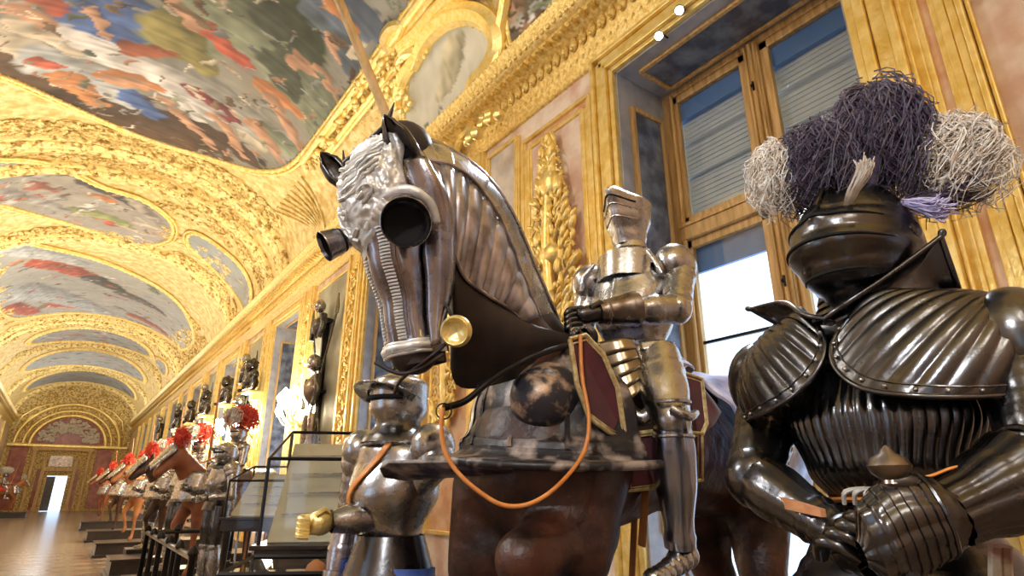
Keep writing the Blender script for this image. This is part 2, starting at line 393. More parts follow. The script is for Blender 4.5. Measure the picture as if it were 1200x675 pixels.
# --- frescoes
def paint_noise(x, y, sc, seed):
    r = np.random.RandomState(seed); o = np.zeros_like(x)
    for k in range(9):
        a = r.rand()*2*PI; f = sc*(.6+2.2*r.rand()); o += np.sin(x*f*math.cos(a)+y*f*math.sin(a)+r.rand()*6+1.5*np.sin(y*f*.6+r.rand()*6))/(1+k*.25)
    return o/3.2
def inside(px, py, poly):
    c = np.zeros(px.shape, bool); n = len(poly)
    for i in range(n):
        x1, y1 = poly[i]; x2, y2 = poly[(i+1) % n]
        if y1 == y2: continue
        c ^= ((y1 > py) != (y2 > py)) & (px < (x2-x1)*(py-y1)/(y2-y1)+x1)
    return c
def fresco(name, poly, step, base, strokes, rand_n, palette, seed, off=.05, frame=.11, fm='gold', label=None, framed2=.0):
    """poly in (arc metres s, Y); painted surface lying on the vault, with its carved frame"""
    poly = [tuple(p)[:2] for p in spl([(a, b_, 0) for a, b_ in poly], 6, True)]
    s0, s1 = min(p[0] for p in poly), max(p[0] for p in poly); y0, y1 = min(p[1] for p in poly), max(p[1] for p in poly)
    ns, ny = int((s1-s0)/step)+1, int((y1-y0)/step)+1
    gs, gy = np.meshgrid(np.linspace(s0, s1, ns+1), np.linspace(y0, y1, ny+1), indexing='ij')
    th = gs/3.4
    c, s_ = np.cos(th), np.sin(th); nx, nz = c/4, s_/2.7; L_ = np.hypot(nx, nz)
    vs = np.stack([4*c-nx/L_*off, gy, 7+2.7*s_-nz/L_*off], -1).reshape(-1, 3)
    cs = (gs[:-1, :-1]+gs[1:, 1:])/2; cy = (gy[:-1, :-1]+gy[1:, 1:])/2
    ok = inside(cs, cy, poly)
    ii, jj = np.nonzero(ok); W_ = ny+1
    fs = np.stack([ii*W_+jj, (ii+1)*W_+jj, (ii+1)*W_+jj+1, ii*W_+jj+1], -1)
    # colours
    n1 = paint_noise(gs, gy, 1.1, seed); n2 = paint_noise(gs, gy, 3.2, seed+1); n3 = paint_noise(gs, gy, 9, seed+2)
    f = np.clip(.5+.5*n1, 0, 1)[..., None]; f2 = np.clip(.5+.5*n2, 0, 1)[..., None]
    B = np.array(base)
    colr = (B[0]*(1-f)+B[1]*f)*(1-f2*.6)+B[2]*f2*.6
    r = np.random.RandomState(seed+9)
    allst = []
    for _ in range(rand_n):                      # clouds, draperies and limbs
        q = r.randint(len(poly)); t_ = r.rand()**.5
        cx = (s0+s1)/2+(r.rand()-.5)*(s1-s0); cyy = (y0+y1)/2+(r.rand()-.5)*(y1-y0)
        a = r.rand()*PI; l = .15+r.rand()*.7
        allst.append((cx, cyy, cx+math.cos(a)*l, cyy+math.sin(a)*l, .07+.22*r.rand()**2, palette[r.randint(len(palette))]))
    allst += strokes
    for _ in range(rand_n*9):                    # small limbs, folds and highlights
        cx = s0+r.rand()*(s1-s0); cyy = y0+r.rand()*(y1-y0); a = r.rand()*PI; l = .06+r.rand()*.28
        p_ = palette[r.randint(len(palette))]; g_ = .5+r.rand()*.9
        allst.append((cx, cyy, cx+math.cos(a)*l, cyy+math.sin(a)*l, .02+.06*r.rand()**2, tuple(min(1, c_*g_) for c_ in p_)))
    wx = gs+.10*n3+.05*n2; wy = gy+.10*np.roll(n3, 7, 0)
    for (ax, ay, bx, by, wd, cc) in allst:
        dx, dy = bx-ax, by-ay; q = dx*dx+dy*dy+1e-9; mg = wd*1.3+.35
        i0 = max(0, int((min(ax, bx)-mg-s0)/(s1-s0)*ns)); i1 = min(ns+1, int((max(ax, bx)+mg-s0)/(s1-s0)*ns)+2)
        j0 = max(0, int((min(ay, by)-mg-y0)/(y1-y0)*ny)); j1 = min(ny+1, int((max(ay, by)+mg-y0)/(y1-y0)*ny)+2)
        if i1 <= i0 or j1 <= j0: continue
        X_, Y_ = wx[i0:i1, j0:j1], wy[i0:i1, j0:j1]
        t_ = np.clip(((X_-ax)*dx+(Y_-ay)*dy)/q, 0, 1)
        wd_ = wd*(1-.45*t_)
        d = np.hypot(X_-ax-t_*dx, Y_-ay-t_*dy)/wd_
        k = np.clip((1.15-d)*5, 0, 1)[..., None]
        side = np.clip(.5+((X_-ax)*dy-(Y_-ay)*dx)/math.sqrt(q)/wd*.5, 0, 1)[..., None]
        tone = np.array(cc)*(.50+.80*side)*(1+.25*n3[i0:i1, j0:j1, None])
        colr[i0:i1, j0:j1] = colr[i0:i1, j0:j1]*(1-k)+tone*k
    lum = colr.mean(-1, keepdims=True); colr = np.clip((lum+(colr-lum)*.90)*.72*(1+.10*n3[..., None]), 0, 1)
    me = bpy.data.meshes.new(name); me.from_pydata(vs.tolist(), [], fs.tolist()); 
    at = me.color_attributes.new('Col', 'FLOAT_COLOR', 'POINT')
    at.data.foreach_set('color', np.concatenate([colr.reshape(-1, 3), np.ones((colr.shape[0]*colr.shape[1], 1))], 1).ravel().astype(np.float32))
    me.materials.append(M['fresco']); me.polygons.foreach_set('use_smooth', [True]*len(me.polygons))
    o = bpy.data.objects.new(name, me); COL.objects.link(o); struct(o)
    if label: o['label'] = label
    # carved frame round it
    loop = spl([(a, b_, 0) for a, b_ in poly[::3]], 4, True)
    m = MB()
    for d_, rr in ((0, frame*.5), (frame*1.0, frame*.32)):
        pts = []
        n = len(loop)
        for i in range(n+1):
            p = loop[i % n]; q = loop[(i+1) % n]-loop[i-1 if i else n-1]
            nn = V((q.y, -q.x, 0)).normalized()*d_*orient(poly)
            pts.append(vp((p.x+nn.x)/3.4, p.y+nn.y, .05))
        m.tube(pts, rr, 8, caps=False)
        if d_ == 0:
            acc = 0
            for i in range(n):
                acc += (pts[i+1]-pts[i]).length
                if acc > .16: m.ell(pts[i], frame*.72, 6, 4); acc = 0
    fr = m.build('frame', fm, o)
    return o
def orient(p):
    return 1 if sum(p[i][0]*p[(i+1) % len(p)][1]-p[(i+1) % len(p)][0]*p[i][1] for i in range(len(p))) > 0 else -1
def vs_(x, y):
    th, Y = vault_at(x, y); return th*3.4, Y
def st(x1, y1, x2, y2, wd, c):
    a = vs_(x1, y1); b_ = vs_(x2, y2); return (*a, *b_, wd, c)
D = PI/180*3.4
red = (.62, .12, .06); blue = (.07, .15, .42); navy = (.05, .08, .20); white = (.72, .70, .68); flesh = (.62, .34, .20); olive = (.32, .28, .08); brown = (.14, .08, .045); umber = (.22, .14, .08); wine = (.28, .06, .07); cream = (.70, .60, .45); sage = (.26, .30, .20); grey = (.42, .42, .42); orange = (.66, .26, .08)
p1 = [(138*D, 12.5), (125*D, 13.6), (107*D, 14.7), (92*D, 15.25), (78*D, 15.25), (60*D, 14.7), (49*D, 14.0), (42*D, 12.9), (40.5*D, 11), (40.5*D, 8), (40.5*D, 5.5), (42*D, 1.5), (60*D, 0), (90*D, -.6), (120*D, 0), (138*D, 2), (139*D, 6), (139*D, 10)]
S1 = [st(180, 60, 260, 20, .8, sage), st(310, 20, 380, 150, 1.0, sage), st(330, 10, 360, 60, .7, (.07, .09, .05)), st(300, 5, 340, 100, .55, (.10, .12, .08)),
  st(390, 20, 410, 70, .5, (.12, .16, .20)), st(395, 0, 440, 30, .5, (.13, .17, .24)), st(0, 70, 120, 130, .9, brown), st(60, 120, 300, 185, .55, (.10, .06, .04)), st(150, 145, 260, 180, .5, brown), st(230, 100, 330, 170, .7, (.42, .42, .38)), st(320, 160, 350, 175, .4, sage),
  st(0, 40, 60, 75, .35, cream), st(60, 70, 150, 115, .5, (.55, .58, .60)), st(70, 30, 160, 80, .55, white), st(130, 50, 190, 100, .5, white), st(190, 85, 240, 130, .35, white), st(20, 25, 90, 60, .22, cream),
  st(95, 15, 150, 45, .42, blue), st(150, 10, 190, 35, .5, blue), st(90, 5, 120, 35, .3, blue), st(155, 110, 185, 135, .26, blue), st(205, 40, 240, 75, .5, olive), st(200, 30, 230, 60, .4, olive),
  st(240, 30, 290, 75, .22, red), st(235, 25, 262, 45, .2, red), st(155, 55, 205, 62, .22, (.45, .12, .05)), st(55, 0, 72, 10, .25, red), st(35, 10, 55, 25, .3, flesh), st(80, 90, 112, 118, .28, orange), st(45, 70, 60, 75, .2, red), st(135, 88, 180, 98, .3, orange), st(135, 90, 165, 95, .18, flesh),
  st(230, 105, 280, 140, .22, wine), st(245, 115, 270, 140, .18, wine), st(210, 130, 250, 170, .16, flesh), st(255, 135, 285, 180, .16, flesh), st(205, 110, 235, 140, .15, white), st(310, 100, 350, 130, .22, orange), st(318, 115, 340, 140, .18, flesh), st(300, 145, 330, 185, .2, flesh), st(335, 140, 352, 170, .2, flesh), st(350, 70, 365, 80, .2, flesh), st(375, 80, 400, 115, .18, flesh), st(385, 40, 398, 70, .12, flesh), st(215, 5, 230, 30, .2, flesh), st(105, 10, 125, 40, .12, flesh), st(225, 10, 236, 25, .2, umber), st(395, 5, 415, 30, .2, orange), st(250, 0, 300, 40, .5, sage)]
fresco('trim_12', p1, .035, ((.30, .30, .24), (.44, .43, .38), (.22, .20, .16)), S1, 60, [umber, sage, grey, flesh, brown, cream, (.35, .36, .34)], 3, label='large ceiling fresco nearest the viewer')
pc = [grey, (.55, .56, .55), cream, sage, umber, flesh, white, red, (.36, .42, .46)]
p2 = [vs_(*q) for q in ((0, 186), (60, 192), (120, 218), (165, 232), (198, 255), (203, 272), (190, 283), (150, 283), (60, 254), (0, 238))]
p2 += [(146*D, 19.2), (150*D, 18.0), (143*D, 16.9)]
S2 = [st(95, 200, 130, 215, .4, navy), st(110, 212, 160, 240, .35, (.08, .08, .10)), st(70, 195, 100, 205, .3, brown), st(40, 215, 65, 220, .25, (.45, .15, .10)), st(95, 245, 150, 262, .3, (.36, .42, .16)), st(115, 228, 130, 234, .2, orange), st(160, 235, 195, 270, .25, (.45, .40, .35)), st(0, 225, 80, 245, .3, grey)]
fresco('trim_13', p2, .05, ((.42, .42, .38), (.56, .54, .50), (.32, .28, .25)), S2, 26, pc, 11, label='small oval fresco between the two nearest large ones')
p3 = [vs_(*q) for q in ((0, 284), (60, 290), (110, 302), (160, 322), (205, 350), (223, 375), (228, 400), (215, 408))]+[(45*D, 33.6), (70*D, 34.1), (110*D, 34.1), (140*D, 33.0), (150*D, 29), (150*D, 25)]
S3 = [st(50, 305, 120, 330, .5, red), st(60, 310, 100, 320, .3, (.45, .12, .08)), st(70, 355, 110, 362, .5, red), st(160, 370, 200, 395, .35, (.48, .16, .10)), st(0, 290, 100, 310, .5, (.55, .60, .62)), st(110, 325, 150, 345, .4, (.12, .12, .10)), st(150, 345, 190, 365, .4, (.20, .18, .16)), st(20, 340, 120, 365, .8, (.50, .56, .60)), st(80, 385, 110, 392, .5, navy), st(10, 360, 40, 365, .5, red)]
fresco('trim_14', p3, .07, ((.48, .52, .52), (.60, .62, .60), (.40, .38, .34)), S3, 36, pc, 21, label='second large ceiling fresco along the gallery')
def ovalp(cs, cy, rs, ry, n=14): return [(cs+rs*math.cos(2*PI*i/n), cy+ry*math.sin(2*PI*i/n)) for i in range(n)]
fresco('trim_15', ovalp(90*D, 39.3, 45*D, 1.9), .12, ((.42, .44, .42), (.56, .56, .52), (.32, .30, .27)), [], 22, pc, 31, frame=.16)
fresco('trim_16', ovalp(90*D, 46.6, 55*D, 3.0), .14, ((.50, .54, .54), (.60, .62, .60), (.40, .38, .34)), [], 22, pc, 41, frame=.16)
fresco('trim_17', ovalp(90*D, 54.5, 60*D, 3.0), .16, ((.42, .46, .46), (.56, .58, .56), (.32, .30, .27)), [], 22, pc, 51, frame=.18)
# grey cartouche panels low on the vault, one beside each oval
q = 6.5
for k, (cs, cy, rs, ry) in enumerate(((33*D, 20.1, 24*D, .85), (30*D, 39.3, 10*D, 1.2))):
    poly = [vs_(*z) for z in ((228, 272), (262, 292), (290, 322), (296, 350), (288, 362), (262, 325), (224, 288))] if k == 0 else ovalp(cs, cy, rs, ry)
    fresco('trim_%d' % (18+k), poly, .08, ((.42, .47, .48), (.52, .55, .54), (.38, .40, .38)), [], 4, [(.5, .5, .48), cream], 61+k, frame=.10)
# pale shield-shaped stucco field with its big gilded scrolls, at the right flank of the near fresco
pp = [(485, 75), (500, 45), (530, 28), (560, 28), (582, 48), (580, 75), (562, 95), (552, 125), (545, 160), (528, 190), (500, 178), (478, 150), (478, 110)]
fresco('trim_20', [vs_(*z) for z in pp], .05, ((.78, .74, .60), (.88, .86, .72), (.66, .64, .50)), [st(520, 165, 535, 150, .06, olive), st(500, 150, 520, 170, .05, sage), st(535, 60, 520, 110, .3, (.66, .60, .40))], 3, [(.6, .58, .48)], 71, off=.04, frame=.10, label='pale stucco field framed by gilded scrolls')
m = MB()
def onv(x, y, off=.1):
    th, Y = vault_at(x, y); return vp(th, Y, off)
def vtube(px, r, off=.1, n=7, mm=None):
    pts = spl([onv(a, b_, off) for a, b_ in px], 7)
    if not isinstance(r, (int, float)): r = [interp(i/(len(pts)-1), [j/(len(r)-1) for j in range(len(r))], r) for i in range(len(pts))]
    m.tube(pts, r, n)
vtube([(470, 125), (478, 90), (495, 62), (482, 60), (472, 72), (480, 82), (490, 76)], [.10, .13, .12, .10, .08, .06, .05])
vtube([(490, 78), (505, 45), (528, 22), (560, 15), (584, 30), (590, 58), (578, 82), (563, 98), (556, 120), (545, 150), (550, 165), (560, 150), (562, 130)], [.10, .15, .17, .17, .17, .15, .13, .12, .10, .10, .08, .06, .05])
vtube([(474, 55), (492, 38), (520, 8), (545, -10), (600, -15)], .12)
vtube([(560, 130), (574, 96), (590, 75), (592, 40), (598, 0), (600, -30)], .09)
vtube([(462, 60), (455, 45), (463, 30), (475, 28), (470, 42), (462, 40)], [.08, .10, .10, .08, .06, .04])
for cx, cy, r_ in ((470, 105, .22), (480, 120, .18), (465, 85, .14), (500, 58, .12), (470, 68, .12)):
    for i in range(7):
        a = i*2*PI/7; c = onv(cx+math.cos(a)*9, cy+math.sin(a)*9, .16); m.ell(c, r_*.35, 7, 5)
for i in range(60):
    t_ = i/60; x = 455+(700-455)*t_; y = -.9*(x-420)+125+rnd.uniform(-8, 8)
rn = random.Random(5)
for (x, y) in [(x_, y_) for x_, y_ in ((390, 160), (400, 145), (408, 132), (416, 120), (425, 108), (432, 96), (440, 84), (447, 74), (380, 175), (505, 28), (515, 18), (525, 8), (560, 170), (568, 160), (575, 150), (585, 138))]:
    for i in range(3): m.ell(onv(x+rn.uniform(-7, 7), y+rn.uniform(-7, 7), .12), (rn.uniform(.05, .10),)*3, 6, 5)
struct(m.build('trim_21', 'gold_bright'))
# dark painted spandrel to the right of it
fresco('trim_22', [vs_(*z) for z in ((596, 8), (602, 52), (625, 45), (668, 2), (700, -40), (640, -60), (600, -40))], .05, ((.10, .08, .05), (.22, .18, .12), (.3, .26, .2)), [st(600, 10, 620, 30, .2, flesh), st(610, 30, 640, 0, .1, white), st(640, 15, 665, -10, .07, white)], 8, [brown, sage, umber], 81, frame=.07)
# acanthus relief scattered on the gilded bands of the vault
m = MB()
def leafpatch(s0, s1, y0, y1, n, sz, seed):
    r = random.Random(seed)
    for _ in range(n):
        s_ = r.uniform(s0, s1); y = r.uniform(y0, y1); c = vp(s_/3.4, y, .03)
        t_ = (vp(s_/3.4+.01, y)-vp(s_/3.4-.01, y)).normalized(); nn = V((0, 1, 0)).cross(t_)
        a = r.uniform(0, PI)
        X = t_*math.cos(a)+V((0, 1, 0))*math.sin(a); Yv = nn.cross(X); k = r.uniform(.6, 1.4)*sz
        R = Matrix((X, Yv, nn)).transposed()
        m.ell(c, (k, k*.38, k*.35), 8, 5, R)
        if r.random() < .35: scroll(m, c, X, Yv, k*1.2, 1.2, k*.16, leaves=False)
leafpatch(30*D, 150*D, 15.3, 15.95, 800, .09, 1)
leafpatch(34*D, 150*D, 16.6, 17.4, 260, .07, 21)
leafpatch(30*D, 80*D, 18.1, 19.3, 120, .09, 22)
leafpatch(34.5*D, 38*D, 3, 12.5, 200, .07, 23)
leafpatch(25*D, 150*D, 22.4, 22.95, 200, .14, 3)
leafpatch(35*D, 75*D, 20.6, 21.6, 60, .12, 4)
leafpatch(10*D, 50*D, 22, 24, 60, .15, 5)
leafpatch(8*D, 40*D, 28, 35, 120, .2, 6)
leafpatch(140*D, 172*D, 22, 36, 120, .2, 7)
leafpatch(5*D, 30*D, 17.9, 19.0, 50, .10, 8)
leafpatch(33*D, 39*D, 4, 12.5, 190, .10, 10)
leafpatch(1*D, 8*D, 4, 60, 520, .11, 9)
leafpatch(20*D, 150*D, 36.8, 37.4, 120, .2, 12)
leafpatch(20*D, 150*D, 41.3, 42.1, 120, .2, 13)
leafpatch(20*D, 160*D, 49.6, 51.6, 150, .22, 14)
struct(m.build('trim_23', 'gold_carved'))
# long straight gilded moulding beside the near fresco and shell cove lines
m = MB()
for th, r_ in ((39, .09), (37, .05), (33.5, .06), (32, .04)):
    m.tube([vp(th*PI/180, y, .06) for y in np.linspace(1, 12.4 if th > 38 else 11.4, 30)], r_, 8)
struct(m.build('trim_24', 'gold'))
# shell niche beyond: fan ribs in the gilded cove
m = MB()
for i in range(9):
    a = i/8; e = (8+30*a)
    m.tube([vp(th_*PI/180, 13.0+ (3.0*(1-a)+.2)*((38-th_)/34)**1.0*.0+ a*2.4*((th_-4)/34), .03) for th_ in np.linspace(4, 36, 10)], .035, 6)
struct(m.build('trim_25', 'gold_pale'))

# ------------------------------------------------------------------ end wall with lunette and doorway
m = MB(); ye = Y1
m.box2((-4.85, ye, 0), (-1.0, ye+.4, 4.6)); m.box2((.3, ye, 0), (4.85, ye+.4, 4.6)); m.box2((-1.0, ye, 2.6), (.3, ye+.4, 4.6))
m.box2((-4.85, ye+.05, 4.6), (4.85, ye+.4, 10))
struct(m.build('wall_end', 'gold_carved', smooth=False))
m = MB()
m.prism([(2.3*math.cos(a), 2.1*math.sin(a)) for a in np.linspace(0, PI, 20)], (-.15, ye+.04, 4.95), (1, 0, 0), (0, 0, 1), .05)
lun = struct(m.build('trim_26', 'red_marble', smooth=False))
m = MB()
for d, rr in ((2.45, .14), (2.85, .10), (3.4, .13)): m.tube([(-.15+d*math.cos(a), ye-.05, 4.95+d*.93*math.sin(a)) for a in np.linspace(0, PI, 24)], rr, 6)
m.tube([(-3.9, ye-.05, 4.85), (3.9, ye-.05, 4.85)], .16, 6)
for sx in (-1, 1):
    m.tube([(-.15+sx*x, ye-.06, z) for x, z in ((1.6, 8.1), (2.6, 7.7), (3.3, 7.0), (3.5, 6.2), (3.2, 6.3), (2.8, 7.0), (1.8, 7.6), (1.6, 8.1))], .07, 5)
m.build('archivolt', 'gold', lun)
m = MB(); r = random.Random(2)
for _ in range(230):
    a = r.uniform(.12, PI-.12); R_ = r.uniform(1.0, 2.1); m.ell((-.15+R_*math.cos(a), ye-.08, 5.0+R_*.9*math.sin(a)), (r.uniform(.06, .2), .07, r.uniform(.05, .15)), 7, 5)
m.build('relief', 'relief_white', lun)
m = MB()
for x in (-3.1, 2.4): m.box((x, ye-.02, 2.4), (1.1, .1, 4.5))
struct(m.build('trim_27', 'red_marble', smooth=False, bevel=.02))
dr = struct(root('door_1', (-.35, ye-.1, 0), None, None))
m = MB()
for sx in (-1, 1):
    for d, w_ in ((1.0, .24), (1.75, .22)):
        x = -.35+sx*d; m.box((x, ye-.15, 1.9 if d < 1.5 else 2.2), (w_, .25, 3.8 if d < 1.5 else 4.4))
        m.box((x, ye-.18, 3.9 if d < 1.5 else 4.45), (w_*1.5, .3, .2)); m.box((x, ye-.18, .15), (w_*1.4, .3, .3))
m.box((-.35, ye-.15, 3.1), (2.1, .16, .35)); m.box((-.35, ye-.15, 4.6), (4.0, .35, .25))
m.build('door_frame', 'gold_wood', dr, smooth=False, bevel=.02)
m = MB(); m.box((-.35, ye-.03, 3.7), (1.5, .08, .8)); m.build('overdoor_panel', 'brown_steel', dr, smooth=False)
m = MB()
for x in (-1.45, .75): m.box((x, ye-.05, 1.6), (.5, .06, 3.0))
m.build('side_panel', 'red_marble', dr, smooth=False)
m = MB()
m.box((-.98, ye+.6, 1.3), (.06, .7, 2.5)); m.box((-.70, ye+.02, 1.3), (.5, .05, 2.5)); m.build('door_leaf', 'wood_dark', dr, smooth=False)

# ------------------------------------------------------------------ windows
def window_unit():
    y = WIN_Y[1]; x = 4.78
    r = struct(root('window_1', (4, y, 0), None, None))
    a, b_ = y-1.02, y+1.02; zl, zt, zh = .62, 4.02, 5.70
    m = MB()
    for yy in (a-.06, b_+.06): m.box2((x-.05, yy-.06, zl-.07), (x+.07, yy+.06, zh+.08))
    m.box2((x-.05, a, zh-.02), (x+.07, b_, zh+.08)); m.box2((x-.05, a, zl-.07), (x+.07, b_, zl))
    m.box2((x-.09, a, zt-.09), (x+.07, b_, zt+.09)); m.box2((x-.11, a, zt+.045), (x, b_, zt+.085)); m.box2((x-.07, y-.075, zl), (x+.06, y+.075, zh))
    for yy in (a+.03, b_-.03): m.tube([(x-.06, yy, zl), (x-.06, yy, zh)], .025, 8)
    for dy in (-.05, 0, .05): m.tube([(x-.08, y+dy, zl), (x-.08, y+dy, zh)], .014 if dy else .022, 8)
    m.build('window_frame', 'gold_wood', r, smooth=False, bevel=.008)
    for (c0, c1) in ((a, y-.075), (y+.075, b_)):
        for (z0, z1, up) in ((zl, zt-.09, 0), (zt+.09, zh-.02, 1)):
            m = MB(); s_ = .085
            m.box2((x-.03, c0, z0), (x+.03, c0+s_, z1)); m.box2((x-.03, c1-s_, z0), (x+.03, c1, z1))
            m.box2((x-.03, c0, z0), (x+.03, c1, z0+s_)); m.box2((x-.03, c0, z1-s_), (x+.03, c1, z1))
            c = m.build('casement', 'gold_wood', r, smooth=False, bevel=.006)
            m = MB(); m.box2((x-.004, c0+s_, z0+s_), (x+.004, c1-s_, z1-s_)); m.build('pane', 'glass', c, smooth=False)
            if not up:
                m = MB()
                for zz in (1.75, 2.85): m.box2((x-.02, c0+s_, zz-.014), (x+.012, c1-s_, zz+.014))
                m.build('glazing_bar', 'iron', c, smooth=False)
            if up:
                m = MB(); k = 26
                for i in range(k):
                    z = z0+s_+(z1-z0-2*s_)*i/k
                    m.box((x+.10, (c0+c1)/2, z+.03), (.012, c1-c0-.1, .052), Matrix.Rotation(.25, 3, 'Y'))
                m.box2((x+.135, c0, z0), (x+.14, c1, z1))
                for q in (.36, .62): m.box2((x+.03, c0+.05, z0+(z1-z0)*q), (x+.07, c1-.05, z0+(z1-z0)*q+.02))
                m.build('blind', 'blind', r, smooth=False)
                m = MB(); m.box2((x+.03, c0+.02, z1-.30), (x+.09, c1-.02, z1)); m.build('blind_box', 'backlit_blue', r, smooth=False)
            else:
                m = MB(); m.box2((x+.05, c0+.02, z1-.34), (x+.09, c1-.02, z1)); m.build('backlight_strip', 'backlit_blue', r, smooth=False)  # added strip imitates the blue daylight gradient at the pane top
    m = MB()
    for z in (4.5, 5.2, 2.2, 3.2): m.tube([(x-.10, y, z-.05), (x-.10, y, z+.05)], .012, 8); m.ell((x-.12, y, z), .02, 8, 5)
    m.build('latch', 'iron', r)
    # reveal: stone lining with framed marble panels, soffit panel and gilded surround
    for sy in (-1, 1):
        yy = y+sy*(W_HW-.012)
        m = MB(); m.box2((4.0, yy-.012, .55), (4.80, yy+.012, 5.78)); rv = m.build('reveal', 'stone_blue', r, smooth=False)
        yi = y+sy*(W_HW-.035)
        m = MB(); m.box2((4.22, yi-.015, 1.2), (4.62, yi+.015, 5.35)); m.build('reveal_panel', 'marble_blue', rv, smooth=False, bevel=.01)
        m = MB()
        for xx in (4.19, 4.65): m.box2((xx-.025, yi-.03, 1.15), (xx+.025, yi+.03, 5.40))
        for zz in (1.17, 5.38): m.box2((4.19, yi-.03, zz-.025), (4.65, yi+.03, zz+.025))
        m.build('panel_moulding', 'gold_wood', rv, smooth=False, bevel=.008)
    m = MB(); m.box2((4.0, y-W_HW, 5.755), (4.80, y+W_HW, 5.78)); sf = m.build('soffit', 'stone_blue', r, smooth=False)
    m = MB(); m.box2((4.2, y-.9, 5.735), (4.62, y+.9, 5.76)); m.build('soffit_panel', 'marble_blue', sf, smooth=False, bevel=.01)
    m = MB()
    for xx in (4.17, 4.65): m.box2((xx-.025, y-.93, 5.72), (xx+.025, y+.93, 5.76))
    for yy in (y-.93, y+.93): m.box2((4.17, yy-.025, 5.72), (4.65, yy+.025, 5.76))
    m.build('soffit_moulding', 'gold_wood', sf, smooth=False, bevel=.008)
    m = MB()
    for sy in (-1, 1):
        e = y+sy*W_HW
        for d, w_, p_ in ((.03, .06, .05), (.10, .07, .09), (.19, .10, .06), (.27, .05, .10)):
            m.box2((4-p_, e+sy*(d-w_/2), .3), (4.01, e+sy*(d+w_/2), 5.80+d))
    for d, w_, p_ in ((.03, .06, .05), (.10, .07, .09), (.19, .10, .06), (.27, .05, .10)):
        m.box2((4-p_, y-W_HW-d, 5.78+d-w_/2), (4.01, y+W_HW+d, 5.78+d+w_/2))
    m.build('gilded_surround', 'gold', r, smooth=False, bevel=.01)
    return r
win = window_unit()
k = 2
for y in WIN_Y:
    if abs(y-WIN_Y[1]) < .1: continue
    c = copy_tree(win); c.location.y = y; c.name = 'window_%d' % k; k += 1
for y in LEFT_Y:  # added windows out of view, lighting the armour fronts
    c = copy_tree(win); c.location = (-4, y, 0); c.rotation_euler.z = PI; c.name = 'window_%d' % k; k += 1

# ------------------------------------------------------------------ wall panels and carved trophies between the windows
def panel(y0, y1, z0, z1, mt, sx=1, mold='gold', n=0):
    global pn
    m = MB(); m.box2((sx*(3.990-n), y0, z0), (sx*4.0, y1, z1)); o = struct(m.build('trim_%d' % pn, mt, smooth=False)); pn += 1
    m = MB(); w_ = .05
    for yy in (y0, y1): m.box2((sx*3.95, yy-w_/2, z0), (sx*4.0, yy+w_/2, z1)); m.box2((sx*3.965, yy-w_*1.2, z0), (sx*4.0, yy+w_*1.2, z1))
    for zz in (z0, z1): m.box2((sx*3.95, y0, zz-w_/2), (sx*4.0, y1, zz+w_/2))
    m.build('moulding', mold, o, smooth=False, bevel=.006)
    return o
pn = 28
def trophy_relief(yc, zc, h, w_, n, seed, label, sx=1):
    m = MB(); r = random.Random(seed); X = V((0, 1, 0)); Z = V((0, 0, 1)); x = sx*3.91
    m.tube([(x, yc, zc-h/2), (x-sx*.05, yc+.03, zc), (x, yc, zc+h/2)], [.05, .07, .03], 8)
    for _ in range(n):
        z = r.uniform(-.5, .5); env = (.25+.75*math.sin(PI*(min(1, max(0, (z+.5)*1.15)))**.7))*w_/2
        y = r.uniform(-1, 1)*env; a = math.atan2(1, y*2.2)+r.uniform(-.5, .5)
        X_ = X*math.cos(a)+Z*math.sin(a); Y_ = V((1, 0, 0)).cross(X_); R = Matrix((X_, Y_, V((1, 0, 0)))).transposed()
        k = r.uniform(.05, .12); m.ell((x-sx*r.uniform(0, .07), yc+y, zc+z*h), (k, k*.35, k*.4), 8, 5, R)
    for q in range(int(h*6)):
        z = -.46+.92*q/(h*6); env = (.25+.75*math.sin(PI*(min(1, (z+.5)*1.15))**.7))*w_/2
        for s_ in (-1, 1):
            scroll(m, (x-sx*.03, yc+s_*env*.6, zc+z*h), X*s_, Z, .11, 1.3, .018)
    m.ell((x-.03, yc, zc+h*.28), (.09, .16, .2), 12, 8); m.ell((x-.03, yc, zc-h*.05), (.09, .18, .13), 12, 8)
    o = m.build('carved_relief', 'gold_bright')
    return tag(o, label, 'wall relief')
# near bay
panel(3.93+.06, 5.22, 1.0, 5.72, 'marble_orange')
panel(4.10, 5.10, 1.15, 5.58, 'marble_pink', n=.012)
trophy_relief(4.62, 4.1, 2.7, .95, 330, 3, 'gilded carved trophy of leaves on the wall panel nearest the first window')
panel(5.36, 6.05, 1.0, 5.9, 'marble_grey')
m = MB(); m.box2((3.93, 6.10, .4), (4, 6.35, 6.05)); m.box2((3.90, 6.15, .4), (4, 6.30, 6.05)); struct(m.build('trim_%d' % pn, 'gold', smooth=False, bevel=.01)); pn += 1
panel(6.4, 7.4, 1.0, 5.72, 'marble_orange')
trophy_relief(6.9, 3.9, 3.2, .8, 120, 4, 'gilded carved trophy half hidden behind the horse neck armour')
# right of the window
panel(.80, .97, .6, 5.95, 'marble_orange')
m = MB()
for yy, w_, p_ in ((1.04, .05, .14), (1.0, .03, .10)): m.box2((4-p_, yy-w_/2, .3), (4, yy+w_/2, 6.05))
struct(m.build('trim_%d' % pn, 'gold', smooth=False, bevel=.01)); pn += 1
m = MB()
for yy, w_, p_ in ((.745, .045, .07), (.70, .035, .10), (.665, .025, .06)): m.box2((4-p_, yy-w_/2, .3), (4, yy+w_/2, 6.05))
struct(m.build('trim_%d' % pn, 'gold', smooth=False, bevel=.008)); pn += 1
